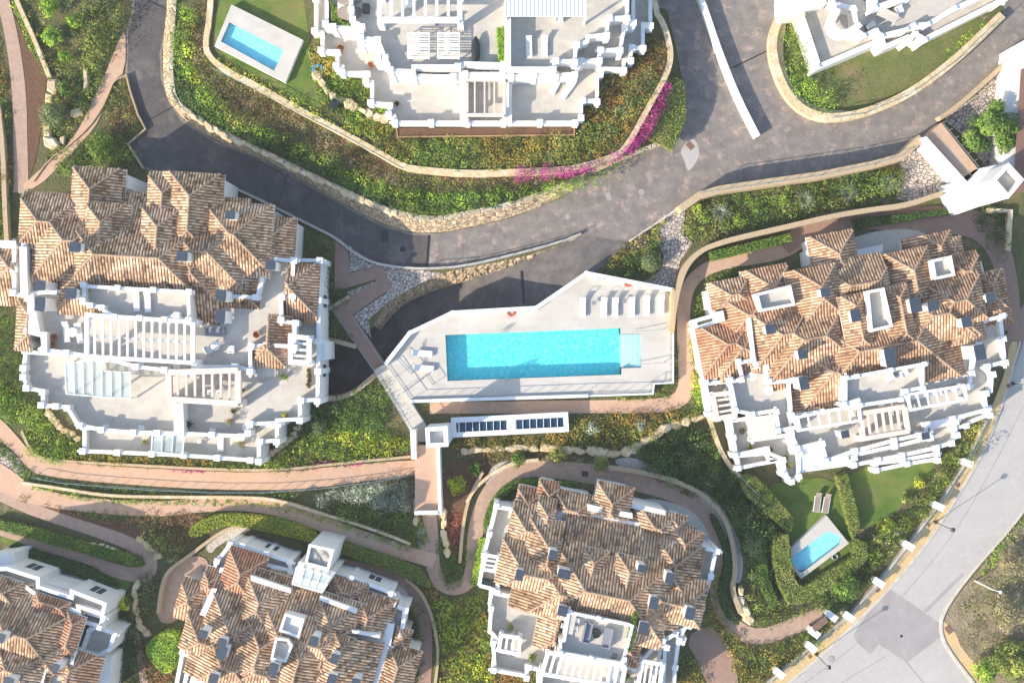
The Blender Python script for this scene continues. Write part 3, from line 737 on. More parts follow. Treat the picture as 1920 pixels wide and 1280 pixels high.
t = proto('dining_table', 'table'); part('tabletop', t, 'tile_floor', [(0, 0, .70, .75, 1.0, 2.2)])
for x in (-.42, .42):
    for y in (-1.0, 1.0): part('leg', t, 'trim', [(x, y, 0, .70, .06, .06)])
t = proto('armchair', 'chair'); part('seat', t, 'fabric', [(0, 0, .12, .42, .62, .62)]); part('backrest', t, 'fabric', [(0, .36, .12, .80, .82, .12)])
for x in (-.36, .36): part('armrest', t, 'fabric', [(x, -.01, .12, .58, .10, .62)])
t = proto('sofa', 'sofa'); part('seat', t, 'grey_fabric', [(0, 0, .10, .40, 1.9, .75)]); part('backrest', t, 'grey_fabric', [(0, .44, .10, .78, 2.1, .14)])
for x in (-1.0, 1.0): part('armrest', t, 'grey_fabric', [(x, -.01, .10, .58, .12, .75)])
t = proto('chair', 'chair'); part('seat', t, 'trim', [(0, 0, .42, .47, .45, .45)]); part('backrest', t, 'trim', [(0, .22, .47, .88, .45, .04)])
for x in (-.19, .19):
    for y in (-.19, .19): part('leg', t, 'trim', [(x, y, 0, .42, .04, .04)])
t = proto('daybed', 'daybed')
part('frame', t, 'trim', [(0, 0, .80, .88, 2.2, .10), (0, 1.30, .80, .88, 2.2, .1), (0, -1.30, .80, .88, 2.2, .1), (-1.1, 0, .78, .87, .1, 2.7), (1.1, 0, .78, .87, .1, 2.7)])
part('slat', t, 'trim', [(0, -1.2+k*.265, .882, .91, 2.1, .13) for k in range(10)])
for x in (-1.05, 1.05):
    for y in (-1.25, 1.25): part('leg', t, 'trim', [(x, y, 0, .78, .1, .1)])
t = proto('terracotta_pot', 'pot'); part('pot', t, 'terracotta', lathes=[([(.22, 0), (.36, .35), (.40, .55), (.33, .56), (.26, .30), (.05, .28)],)])
t = proto('street_lamp', 'street lamp'); LH = 4.6
part('pole', t, 'metal', lathes=[([(.09, 0), (.07, .6), (.045, .65), (.04, LH-.2)],)])
part('base', t, 'metal', lathes=[([(.20, 0), (.18, .12), (.10, .2)],)])
part('lamp_head', t, 'metal', lathes=[([(.06, LH-.2), (.26, LH-.05), (.30, LH+.12), (.10, LH+.22)], 0, 0, 0, 4)])
v, f = [], []; 
# ------------------------------------------------------------ the ground
ZL = -3.9      # the sunken road
ST = lambda o: tag(o, kind='structure')
hole = [(1090, 441), (1040, 462), (985, 480), (925, 493), (860, 505), (800, 519), (752, 542), (722, 572), (702, 608), (668, 628), (640, 645), (605, 636), (585, 640), (585, 745), (602, 749), (640, 745), (668, 730), (705, 702), (725, 705), (762, 735), (796, 634), (862, 599), (1005, 588), (1106, 520), (1150, 480), (1176, 452)]
holew = wpoly(hole, 0)
poolw = wpoly([(829, 622), (1169, 610), (1207, 622), (1208, 695), (1168, 708), (833, 720)], .9)
vs, fs = tess([[(-230, -200), (230, -200), (230, 200), (-230, 200)], holew, poolw])
ST(mesh('ground', [(x, y, 0) for x, y in vs], fs, M['soil']))
n = len(holew)
def zr(x):  # the sunken road falls towards the footbridge (world x)
    x0 = P(1130, 470)[0]; x1 = P(770, 600)[0]; u = min(1, max(0, (x0-x)/(x0-x1))); u = u*u*(3-2*u); return -.05+(ZL+.05)*u
v, f = [], []
for i, (x, y) in enumerate(holew): v += [(x, y, 0), (x, y, min(-.3, zr(x)-.4))]
for i in range(n):
    j = (i+1) % n
    if i in (24, ) : continue
    f.append((2*i, 2*i+1, 2*j+1, 2*j))
tag(mesh('cutting_wall', v, f, M['rubble']), 'tan rubble wall lining the cutting of the sunken road beside the pool deck', 'retaining wall')
xs = np.linspace(P(560, 0)[0], P(1190, 0)[0], 60); ys = np.linspace(P(0, 790)[1], P(0, 415)[1], 30)
v = [(x, y, zr(x)) for x in xs for y in ys]; f = [(i*30+j, (i+1)*30+j, (i+1)*30+j+1, i*30+j+1) for i in range(59) for j in range(29) if not (xs[i+1] > P(822, 0, .9)[0] and ys[j] < P(0, 612, .9)[1])]
ST(mesh('sunken_road', v, f, M['asphalt_dark']))
# asphalt sheet
road = [(252, -40), (247, 20), (236, 60), (235, 140), (243, 170), (258, 215), (272, 242), (239, 270), (268, 316), (330, 340), (420, 345), (480, 372), (580, 422), (630, 447), (662, 474), (700, 494), (745, 502), (800, 504), (870, 499), (960, 478), (1040, 458), (1090, 440), (1176, 452),
        (1230, 418), (1280, 384), (1310, 362), (1440, 346), (1600, 318), (1690, 292), (1735, 250), (1790, 205), (1860, 140), (1960, 50), (1960, -40), (1890, -20), (1880, 30), (1790, 118), (1700, 185), (1640, 210), (1580, 225), (1520, 218), (1488, 195), (1462, 150), (1446, 90), (1452, 50), (1470, 25), (1470, -40), (1215, -40), (1222, 10), (1250, 20), (1268, 90), (1285, 180), (1280, 215), (1250, 262), (1200, 288), (1130, 328),
        (1050, 373), (960, 408), (880, 428), (820, 438), (770, 437), (720, 422), (660, 392), (600, 358), (540, 323), (480, 293), (400, 262), (345, 225), (322, 195), (306, 150), (303, 100), (318, 30), (335, -40)]
ST(slab('main_road', road, .012, M['asphalt']))
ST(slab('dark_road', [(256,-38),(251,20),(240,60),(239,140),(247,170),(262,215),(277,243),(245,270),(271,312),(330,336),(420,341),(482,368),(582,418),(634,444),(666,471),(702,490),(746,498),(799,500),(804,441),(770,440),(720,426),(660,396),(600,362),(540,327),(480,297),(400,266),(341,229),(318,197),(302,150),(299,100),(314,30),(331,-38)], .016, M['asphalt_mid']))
# worn/dark patches and joints that belong to the road surface
SHN = [0]
def sheet(name, pts, z, m, sm=2, kind='structure', thick=0.0, label=None, cat=None, side=None):
    SHN[0] += 1; z += .0021*(SHN[0] % 17)
    o = slab(name, chaikin(pts, sm) if sm else pts, z, M[m], thick=thick, sidemat=M[side] if side else None); return tag(o, label, cat, kind=kind)
for a, b in [((1110-70, 22), (798, 442))][:0]: pass
def joint(x0, y0, x1, y1, wd=.13, z=.02, name='drain', m='metal', label=None):
    v, f = [], []; beam(v, f, P(x0, y0, z), P(x1, y1, z), wd, .03); return tag(mesh(name, v, f, M[m]), label, 'drain')
joint(277, 0, 319, 21, label='dark drain channel across the road at the top left corner')
joint(540, 325, 520, 387, label='dark drain channel across the road beside the left building')
joint(805, 441, 800, 502, wd=.28, label='dark drain channel across the road below the rubble bend')
joint(272, 229, 325, 200, label='dark drain channel across the road at the left wall corner')
joint(1372, 128, 1442, 94, label='dark drain channel across the road between white barrier and curved wall')
joint(978, 508, 983, 570, wd=.3, z=zr(P(980, 540)[0])+.05, label='drain channel across the sunken road beside the deck')
sheet('road_patch', [(1292, 262), (1305, 262), (1312, 285), (1308, 300), (1296, 318), (1288, 320), (1283, 300), (1274, 283)], .017, 'street', 1)
joint(1289, 268, 1299, 279, wd=.6, z=.03, m='rust', name='manhole_cover', label='brown double manhole cover in the pale road patch')
# streets at the right
sheet('street', [(1380, 1330), (1480, 1284), (1560, 1212), (1640, 1122), (1705, 1045), (1765, 965), (1815, 880), (1862, 780), (1905, 670), (1960, 520), (1990, 700), (1960, 900), (1900, 985), (1850, 1040), (1800, 1100), (1768, 1150), (1763, 1180), (1775, 1215), (1830, 1285), (1860, 1330)], .010, 'street', 1)
sheet('street_patch', [(1667, 1103), (1762, 1168), (1762, 1195), (1700, 1241), (1648, 1207), (1632, 1226), (1607, 1204), (1600, 1190), (1625, 1150)], .016, 'street_patch', 0)
sheet('street_patch', [(1804, 1073), (1808, 1078), (1737, 1148), (1732, 1144)], .016, 'street_patch', 0)
for k_, ln_ in enumerate([[(1480,1300),(1600,1215),(1700,1110),(1790,1000),(1860,880),(1920,760)],[(1560,1290),(1660,1230)],[(1700,1241),(1740,1290)]]):
    sheet('street_seam', ribbon(ln_, 1.6, 2), .014, 'street_patch', 0)
walk = [(1400,1312),(1462,1260),(1521,1211),(1560,1176),(1592,1154),(1648,1092),(1702,1023),(1758,948),(1812,866),(1855,776),(1888,690),(1893,640),(1912,640),(1885,740),(1850,835),(1805,912),(1757,990),(1725,1033),(1667,1103),(1600,1170),(1520,1245),(1440,1308)]
sheet('sidewalk', walk, .13, 'ochre', 1, thick=.14, side='kerb')
def curb(line, wd, z0, z1, m='kerb', sm=2): return tag(strip_wall('kerb', line, wd, z0, z1, m, None, None, sm), kind='structure')
curb([(1440,1309),(1521,1246),(1601,1171),(1668,1104),(1726,1034),(1758,991),(1806,913),(1851,836),(1886,741),(1913,640)], .25, 0, .15)
curb([(1960, 900), (1900, 985), (1850, 1040), (1800, 1100), (1768, 1150), (1763, 1180), (1775, 1215), (1830, 1285), (1860, 1330)], .3, 0, .15)
sheet('scrub_ground', [(1990, 720), (1968, 905), (1905, 990), (1855, 1045), (1805, 1103), (1772, 1152), (1768, 1180), (1780, 1213), (1835, 1283), (1865, 1340), (2060, 1340), (2060, 720)], .012, 'dirt', 1)
sheet('side_path', [(1764, 1160), (1790, 1180), (1805, 1220), (1850, 1260), (1880, 1330), (1862, 1332), (1831, 1284), (1777, 1214), (1766, 1182)], .03, 'ochre', 1)
sheet('service_yard', [(1886, 630), (1886, 700), (1893, 720), (1920, 640), (1935, 560), (1925, 560)], .05, 'brown_path', 0)
# garden paths
def path(name, pts, m, z=.05, sm=2): return sheet(name, pts, z, m, sm, thick=.06, side='kerb')
path('garden_path', ribbon([(-4, -40), (8, 10), (20, 60), (30, 120), (37, 190), (38, 260), (40, 345), (38, 362)], [22, 23, 24, 25, 26, 26, 27, 28]), 'mauve_path', sm=0)
path('garden_path', [(236, 50), (235, 135), (213, 151), (205, 172), (187, 225), (162, 258), (125, 298), (68, 354), (36, 354), (70, 322), (112, 288), (142, 252), (162, 215), (177, 180), (192, 150), (206, 118), (220, 82)], 'pink_path', z=.06, sm=1)
path('garden_path', [(-30, 770), (0, 783), (30, 815), (52, 842), (78, 862), (140, 869), (300, 879), (500, 887), (640, 873), (776, 861), (800, 866), (800, 888), (775, 889), (700, 900), (560, 918), (400, 918), (200, 905), (110, 895), (65, 888), (45, 870), (20, 838), (-30, 812)], 'pink_path', sm=1)
path('garden_path', ribbon([(-30, 885), (10, 900), (50, 925), (110, 940), (200, 950), (300, 955), (380, 945), (450, 941), (520, 951), (600, 980), (680, 1010), (760, 1035), (815, 1052)], [60, 46, 32, 28, 27, 28, 28, 30, 29, 29, 29, 28, 26], 2), 'pink_path', z=.06, sm=0)
path('garden_path', ribbon([(606, 975), (612, 1003), (612, 1035)], [20, 22, 24]), 'brown_path', z=.056, sm=0)
path('garden_path', ribbon([(802, 950), (808, 985), (810, 1030), (812, 1070), (826, 1095), (850, 1104), (873, 1097), (885, 1075), (888, 1040), (892, 990), (902, 950), (925, 910), (965, 885), (1010, 877), (1080, 884), (1160, 895), (1230, 910), (1290, 935), (1330, 975), (1345, 1025), (1342, 1090), (1352, 1145), (1385, 1185), (1430, 1195), (1490, 1172), (1548, 1150)], [26, 26, 26, 25, 25, 26, 26, 27, 28, 28, 28, 28, 28, 30, 36, 38, 36, 32, 30, 30, 30, 30, 32, 30, 30, 32], 2), 'mauve_path', z=.054, sm=0)
path('garden_path', ribbon([(-20, 908), (30, 940), (80, 962), (150, 985), (220, 1008), (262, 1028), (282, 1052), (276, 1078), (240, 1076), (170, 1055), (90, 1025), (20, 998), (-30, 985)], [40, 26, 22, 22, 24, 26, 30, 30, 26, 24, 22, 20, 24], 2), 'mauve_path', z=.052, sm=0)
path('garden_path', ribbon([(806, 764), (900, 764), (1000, 763), (1100, 762), (1200, 762), (1262, 758), (1288, 735), (1286, 680), (1281, 610), (1284, 550), (1305, 515), (1350, 492), (1420, 482), (1470, 470), (1510, 440), (1560, 425)], [22, 22, 23, 24, 26, 28, 32, 28, 25, 24, 24, 25, 26, 30, 34, 40], 2), 'pink_path', z=.05, sm=0)
path('garden_path', ribbon([(1470, 465), (1520, 425), (1580, 410), (1640, 408), (1700, 415), (1780, 410), (1850, 425), (1880, 480), (1895, 560), (1895, 620)], [30, 40, 34, 40, 50, 50, 54, 40, 36, 36], 2), 'brown_path', z=.056, sm=0)
path('garden_path', [(628, 447), (652, 460), (655, 512), (716, 496), (737, 540), (716, 552), (661, 590), (624, 579), (622, 576), (705, 527), (703, 524), (627, 546)], 'brown_path', sm=0)
path('garden_path', ribbon([(1335, 960), (1360, 1010), (1360, 1060)], 14), 'white_gravel', z=.03, sm=0) if False else None
# right: paths by the gate, brown drive
path('driveway', [(1285,1195),(1325,1170),(1362,1198),(1385,1262),(1380,1300),(1330,1290),(1310,1245)], 'brown_path', sm=1)
path('garden_path', ribbon([(245, 1170), (262, 1210), (272, 1300)], 14), 'mauve_path', sm=0)
path('garden_path', ribbon([(640, 1060), (700, 1075), (760, 1095), (790, 1140), (800, 1200), (795, 1300)], [28, 30, 30, 26, 24, 24]), 'brown_path', sm=0)
path('patio', [(335, 1045), (380, 1040), (395, 1060), (350, 1110), (335, 1165), (298, 1170), (293, 1130), (310, 1080)], 'mauve_path')
# paved aprons in the shade behind buildings
path('patio', [(1195, 935), (1240, 935), (1300, 955), (1330, 1000), (1335, 1022), (1290, 1025), (1190, 970)], 'tile_floor', z=.045)
path('patio', [(660, 1075), (720, 1078), (762, 1105), (770, 1130), (720, 1130), (650, 1100)], 'tile_floor', z=.045)
path('patio', [(115, 1072), (150, 1080), (195, 1110), (205, 1135), (160, 1140), (50, 1090)], 'tile_floor', z=.045)
path('patio', [(1540, 470), (1640, 430), (1740, 430), (1740, 470), (1600, 500)], 'tile_floor', z=.045)
path('patio', [(640, 372), (560, 400), (540, 385), (560, 420), (600, 480), (625, 450)], 'tile_floor', z=.04) if False else None
# lawns and gravels
sheet('lawn', [(1480, 60), (1500, 190), (1540, 212), (1600, 218), (1660, 195), (1720, 155), (1780, 112), (1860, 40), (1700, 0), (1500, 0)], .02, 'lawn_dry', 0)
sheet('lawn', [(1590, 880), (1760, 850), (1740, 900), (1700, 940), (1640, 990), (1600, 985), (1580, 930)], .02, 'lawn', 1)
sheet('lawn', [(1450, 905), (1570, 890), (1585, 960), (1600, 1060), (1490, 1110), (1470, 1040), (1480, 960), (1440, 920)], .02, 'lawn', 1)
sheet('gravel_bed', [(1235, 405), (1285, 392), (1282, 440), (1300, 455), (1275, 490), (1268, 540), (1205, 530), (1240, 505), (1245, 480), (1232, 450)], .02, 'pebbles', 0)
sheet('gravel_bed', [(1690, 300), (1735, 262), (1800, 330), (1790, 368), (1700, 378), (1680, 372)], .02, 'pebbles', 0)
sheet('gravel_bed', [(1770, 225), (1920, 85), (1960, 60), (1960, 330), (1860, 330), (1800, 250)], .02, 'pebbles', 0)
sheet('gravel_bed', [(1765, 62), (1800, 65), (1850, 30), (1790, 112), (1770, 100)], .024, 'pebbles', 0)
sheet('gravel_bed', [(655, 460), (700, 495), (752, 504), (800, 508), (830, 512), (790, 530), (750, 552), (730, 565), (720, 532), (716, 497), (655, 510)], .02, 'pebbles', 0)
sheet('gravel_bed', [(650, 548), (702, 528), (700, 535), (662, 556)], .02, 'pebbles', 0)
sheet('gravel_bed', [(662, 592), (736, 542), (725, 570), (690, 600), (697, 635)], .02, 'pebbles', 0)
sheet('gravel_bed', [(-20, 835), (20, 840), (50, 880), (35, 900), (-20, 880)], .02, 'pebbles', 1)
sheet('gravel_bed', [(905, 895), (930, 868), (960, 862), (980, 868), (940, 885), (915, 915)], .02, 'white_gravel', 1)
sheet('gravel_bed', [(1140, 862), (1190, 855), (1230, 880), (1290, 905), (1340, 930), (1375, 985), (1395, 1040), (1390, 1095), (1375, 1090), (1375, 1040), (1350, 980), (1300, 930), (1200, 895)], .02, 'white_gravel', 2)
sheet('gravel_bed', [(380, 1020), (430, 990), (470, 985), (470, 995), (410, 1020), (395, 1040)], .06, 'white_gravel', 1)
sheet('gravel_bed', [(780, 985), (798, 990), (798, 1035), (785, 1030)], .02, 'white_gravel', 1)
sheet('mulch_bed', [(10, 0), (28, 30), (60, 100), (88, 130), (84, 180), (75, 260), (60, 325), (52, 330), (50, 200), (42, 120), (26, 50)], .02, 'mulch', 1)
sheet('mulch_bed', [(830, 870), (930, 860), (900, 915), (870, 960), (862, 1000), (850, 1060), (830, 1055), (826, 960)], .02, 'mulch', 1)
sheet('mulch_bed', [(30, 925), (120, 955), (240, 985), (330, 1010), (300, 1040), (260, 1010), (150, 975), (60, 950)], .02, 'mulch', 1)
sheet('mulch_bed', [(100, 1030), (160, 1045), (210, 1085), (225, 1110), (200, 1110), (150, 1075), (60, 1055), (20, 1035)], .02, 'mulch', 1)
sheet('mulch_bed', [(310, 960), (440, 965), (400, 985), (340, 1030), (290, 1020)], .02, 'mulch', 1)
sheet('lawn', [(0, 1000), (60, 1018), (160, 1050), (240, 1085), (250, 1100), (215, 1105), (170, 1060), (80, 1035), (0, 1020)], .016, 'lawn', 1)
# ------------------------------------------------------------ the raised island
T1, T2 = 1.7, 3.0
top1 = [(330, -60), (326, 20), (322, 80), (320, 120), (323, 170), (334, 195), (356, 212), (405, 243), (480, 277), (550, 311), (620, 345), (690, 378), (745, 398), (790, 408), (830, 409), (870, 400), (950, 385), (1030, 358), (1110, 322), (1190, 286), (1240, 268), (1272, 230), (1278, 190), (1272, 140), (1262, 80), (1245, 40), (1225, 20), (1222, -60)]
ST(slab('island_slope', chaikin(top1, 1, closed=False)+[], T1, M['soil'], thick=1.8, sidemat=M['rubble']))
bot1 = [(318, -60), (312, 20), (306, 80), (305, 120), (308, 170), (322, 198), (345, 225), (400, 262), (480, 292), (540, 322), (600, 357), (660, 391), (720, 421), (770, 436), (820, 437), (880, 427), (960, 407), (1050, 372), (1130, 327), (1200, 287), (1250, 262)]
batter('retaining_wall', top1[:21], T1+.05, bot1, .0, 'rubble', 'long curving cream rubble retaining wall between the road and the green slope', n=150, rough=.14)
strip_wall('wall_cap', top1[:21], .45, T1-.1, T1+.22, 'flagstone', 'pale flat stones capping the long curved rubble wall', 'wall cap')
top2 = [(398, -60), (392, 40), (384, 80), (390, 105), (420, 130), (480, 160), (560, 205), (640, 247), (700, 280), (755, 312), (790, 318), (880, 325), (960, 322), (1060, 318), (1110, 307), (1160, 290), (1178, 270), (1200, 230), (1225, 185), (1250, 140), (1258, 110), (1256, 85), (1245, 45), (1228, 20), (1225, -60)]
ST(slab('island_terrace', chaikin(top2, 1, closed=False), T2, M['soil'], thick=1.4, sidemat=M['tan_wall']))
strip_wall('retaining_wall', top2, .60, T1-.1, T2+.30, 'cream_stone', 'cream stone garden wall curving round the top building and its lawn', 'retaining wall', 1)
sheet('lawn', [(415, 0), (400, 40), (405, 90), (440, 120), (520, 165), (580, 205), (620, 195), (595, 165), (585, 130), (578, 60), (570, 0), (560, -60), (420, -60)], T2+.02, 'lawn', 1)
# upper left small wall and low wall beside the road
strip_wall('low_wall', [(236, 140), (243, 170), (258, 215), (272, 242), (239, 270), (268, 316)], .15, 0, .5, 'tan_wall', 'thin low wall where the pink path meets the road', 'wall', 0)
strip_wall('low_wall', [(330, 340), (420, 344), (480, 371), (580, 421), (630, 446), (662, 473), (700, 493), (745, 501), (800, 504), (870, 499), (960, 478), (1050, 454), (1090, 438)], .22, 0, .45, 'kerb', 'pale kerb wall along the lower side of the main road', 'wall', 1)
batter('retaining_wall', [(1086, 441), (1040, 460), (985, 477), (925, 491), (860, 503), (800, 513), (745, 540), (720, 570), (700, 606)], .02, [(1082, 456), (1030, 478), (985, 500), (925, 514), (860, 530), (805, 548), (765, 566), (735, 590), (712, 622)], -3.0, 'rubble', 'cream rubble face between the main road and the sunken road', n=90, rough=.2)
strip_wall('low_wall', [(1180, 452), (1230, 419), (1280, 385), (1286, 378)], .2, 0, .35, 'kerb', 'thin kerb between the road and the flower bed with the round grey shrub', 'wall', 1)
strip_wall('boundary_wall', [(1275, 392), (1312, 366), (1350, 355), (1440, 342), (1540, 328), (1640, 308), (1690, 294), (1728, 258)], .8, 0, 2.3, 'tan_wall', 'tan wall along the lower side of the road right of the junction', 'wall', 0)
strip_wall('boundary_wall', [(1762, 222), (1800, 196), (1860, 142), (1960, 50)], .5, 0, 1.1, 'tan_wall', 'tan wall along the road above the white gate tower', 'wall', 1)
strip_wall('boundary_wall', [(1768, 362), (1700, 385), (1640, 392), (1560, 405), (1480, 424), (1400, 442), (1350, 455), (1312, 470), (1285, 500), (1272, 540), (1264, 580), (1260, 622)], .55, 0, 2.0, 'tan_wall', 'tan retaining wall curving between the shrub bed and the path right of the pool', 'wall', 2)
strip_wall('boundary_wall', [(1470, 20), (1452, 55), (1447, 95), (1462, 150), (1488, 192), (1520, 214), (1560, 222), (1620, 213), (1700, 180), (1790, 115), (1880, 28)], .9, 0, .9, 'cream_stone', 'broad cream wall curving round the lawn of the top right building', 'wall', 2)
sheet('verge', [(1470, 20), (1450, 60), (1445, 100), (1462, 155), (1490, 195), (1525, 218), (1580, 222), (1620, 210), (1540, 205), (1500, 185), (1475, 140), (1466, 90), (1475, 50)], .30, 'cream_stone', 2, thick=.3)
strip_wall('road_barrier', [(1305, -30), (1325, 25), (1345, 85), (1370, 150), (1392, 200), (1421, 256)], .62, 0, 1.0, 'trim', 'white curved barrier wall between the two roads at the top', 'barrier', 2)
strip_wall('boundary_wall', [(605, 748), (640, 746), (668, 733), (690, 714), (704, 702)], .55, ZL-.3, .4, 'tan_wall', 'short tan wall curving above the sunken road under the footbridge', 'wall', 2)
strip_wall('boundary_wall', [(600, 632), (640, 642), (668, 650)], .5, ZL-.3, .2, 'tan_wall', 'short tan wall left of the footbridge over the sunken road', 'wall', 1)
strip_wall('boundary_wall', [(610, 582), (630, 570), (655, 555)], .35, 0, .5, 'tan_wall', 'short wall left of the zigzag path', 'wall', 1)
strip_wall('garden_wall', [(40, 808), (55, 842), (75, 858), (110, 864), (250, 872), (400, 880), (520, 882), (640, 868), (770, 856)], .28, 0, .5, 'tan_wall', 'low tan wall along the upper side of the long pink path', 'wall', 2)
strip_wall('garden_wall', [(40, 905), (110, 915), (200, 930), (330, 932), (450, 932), (520, 936), (600, 962), (700, 992), (770, 1020)], .3, 0, .6, 'cream_stone', 'low cream wall in the planting between the two long paths', 'wall', 2)
strip_wall('garden_wall', [(905, 885), (880, 930), (868, 980), (862, 1055)], .35, 0, .6, 'tan_wall', 'tan wall beside the red mulch bed and the winding path', 'wall', 2)
strip_wall('garden_wall', [(875, 942), (890, 915), (925, 885), (965, 866), (1010, 862)], .35, 0, .7, 'cream_stone', 'cream wall curving from the yellow bush to the winding path', 'wall', 2)
strip_wall('garden_wall', [(1140, 876), (1200, 884), (1270, 902), (1325, 930), (1360, 970), (1375, 1020), (1380, 1070), (1372, 1105), (1390, 1150)], .5, 0, .9, 'tan_wall', 'curved tan wall round the top of the lower right building', 'wall', 2)
strip_wall('garden_wall', [(1330, 780), (1345, 830), (1365, 870), (1390, 895), (1420, 925), (1452, 960)], .45, 0, .9, 'cream_stone', 'cream wall running down beside the lower left corner of the right building', 'wall', 2)
strip_wall('garden_wall', [(478, 985), (430, 988), (395, 1010), (350, 1045), (312, 1070), (300, 1110), (296, 1150)], .35, 0, .8, 'tan_wall', 'tan wall bending round the patio of the bottom centre building', 'wall', 2)
strip_wall('garden_wall', [(815, 1290), (822, 1230), (818, 1190), (805, 1140), (785, 1105), (760, 1085)], .3, 0, .7, 'tan_wall', 'thin tan wall right of the bottom centre building', 'wall', 2)
strip_wall('garden_wall', [(62, 340), (90, 300), (130, 272), (165, 240), (190, 205), (205, 172), (213, 151), (236, 141)], .12, 0, .3, 'tan_wall', 'thin edging along the lower side of the pink path', 'wall', 1)
strip_wall('garden_wall', [(-4, 200), (5, 280), (8, 380), (12, 450)], .5, 0, .7, 'tan_wall', 'low tan wall at the left edge of the photo', 'wall', 1)
strip_wall('garden_wall', [(30, 0), (48, 40), (62, 70), (78, 110), (92, 145)], .45, 0, .5, 'cream_stone', 'pale stone edging down the slope at the upper left', 'wall', 1)
strip_wall('garden_wall', [(1852, 395), (1895, 395), (1890, 470)], .6, 0, .6, 'cream_stone', 'cream wall in the shade at the far right', 'wall', 0)

for x, y, ln in []: pass
# ============================================================ building A (left)
b = Bld('apartment_building', 'large white apartment building with brown tiled roofs beside the zigzag path', 320, 590, 3.5, dz=DZ['A'])
for r in [((175,477),(297,484),6.6,128,55,58,42),((186,417),(187,457),6.15,38,47,3,32),((293,425),(293,463),6.2,38,48,3,34),((167,355),(166,400),5.2,44,55,30,41),((353,368),(353,432),5.9,47,55,10,60),((302,362),(304,400),5.2,42,30,5,32),
          ((70,415),(92,416),5.4,57,60,50,42),((118,450),(137,453),5.95,85,60,82,70),((358,471),(388,472),6.1,110,60,60,15),((430,438),(436,440),6.15,62,66,75,70),((388,473),(389,480),5.85,60,92,92,32),((357,505),(357,512),5.6,5,48,92,3),
          ((150,530),(152,530),5.3,15,42,60,46),((16,502),(22,502),4.4,34,4,70,50),((52,590),(52,628),4.3,32,1.5,30,27),((504,445),(504,480),4.4,40,44,5,1.5,.2),((540,535),(541,538),4.6,43,52,65,5,.2),((502,600),(502,655),4.4,10,38,10,1.5,.2),((498,652),(500,652),4.45,3,33,36,24,.2)]:
    b.ridge(*r)
b.wall_box(222, 328, 20, 24, 0, 3.4); b.wall_box(405, 342, 14, 44, 0, 3.5); b.wall_box(0,450,30,14,0,4.6)
for c in [(140,463,20,19,6.6),(341,480,20,19,6.8),(75,535,18,18,6.0),(74,570,18,26,6.0),(414,554,18,22,6.0),(412,594,18,25,6.0),(431,403,18,16,6.2),(132,550,20,20,6.0),(507,497,18,18,5.0)]: b.chimney(*c)
b.terrace([(155,534),(355,545),(357,600),(338,602),(330,592),(310,601),(215,596),(195,586),(190,578),(170,575),(155,566)], 5.9, 5.0, t=.25, pier=.5)
b.terrace([(24,458),(48,460),(50,548),(155,540),(355,548),(480,555),(500,482),(552,486),(552,556),(530,560),(530,600),(555,603),(555,652),(500,650),(472,652),(472,697),(440,690),(365,690),(362,702),(255,690),(200,675),(125,664),(82,658),(82,628),(52,622),(52,560),(24,552)], 4.1, 3.1)
b.terrace([(548,485),(600,486),(600,640),(598,752),(565,753),(565,788),(522,790),(522,795),(470,797),(468,812),(455,820),(340,815),(250,813),(190,808),(150,800),(140,792),(125,766),(105,764),(78,762),(78,735),(50,730),(42,708),(42,690),(46,657),(200,668),(400,690),(548,640)], 2.9, 2.0)
b.terrace([(156,800),(156,848),(285,853),(345,856),(470,865),(488,865),(488,830),(522,828),(522,792),(400,805),(200,798)], 1.8, .9)
b.terrace([(600,638),(612,640),(612,674),(600,674)], 2.4, 2.2, piers=False)
b.block([(325,756),(343,756),(345,812),(326,812)], 3.6)
b.block([(36,462),(50,463),(52,555),(38,552)], 4.7)
b.block([(50,548),(62,549),(62,560),(75,622),(88,624),(88,662),(78,660),(76,632),(52,626)], 4.4)
b.pergola([(163,590),(362,604),(362,680),(163,668)], 5.9, 3.1, 13, bw=.22, frame=.42, mid=True)
b.pergola([(317,698),(447,694),(447,756),(318,748)], 4.4, 2.0, 8, m='beige', bw=.24, frame=.6)
b.glass_roof([(122,680),(191,676),(191,744),(124,738)], 4.2, 2.0, 4)
b.glass_roof([(192,696),(244,698),(244,746),(192,745)], 4.1, 2.0, 3)
b.glass_roof([(286,808),(346,812),(342,852),(284,846)], 2.8, .9, 3)
b.glass_roof([(470,690),(552,694),(550,755),(490,770)], 2.05, 2.0, 3, posts=False) if False else None
b.pergola([(545,630),(580,634),(580,680),(545,678)], 3.9, 2.0, 4, axis=1, bw=.25, frame=.5, m='trim')
b.done()
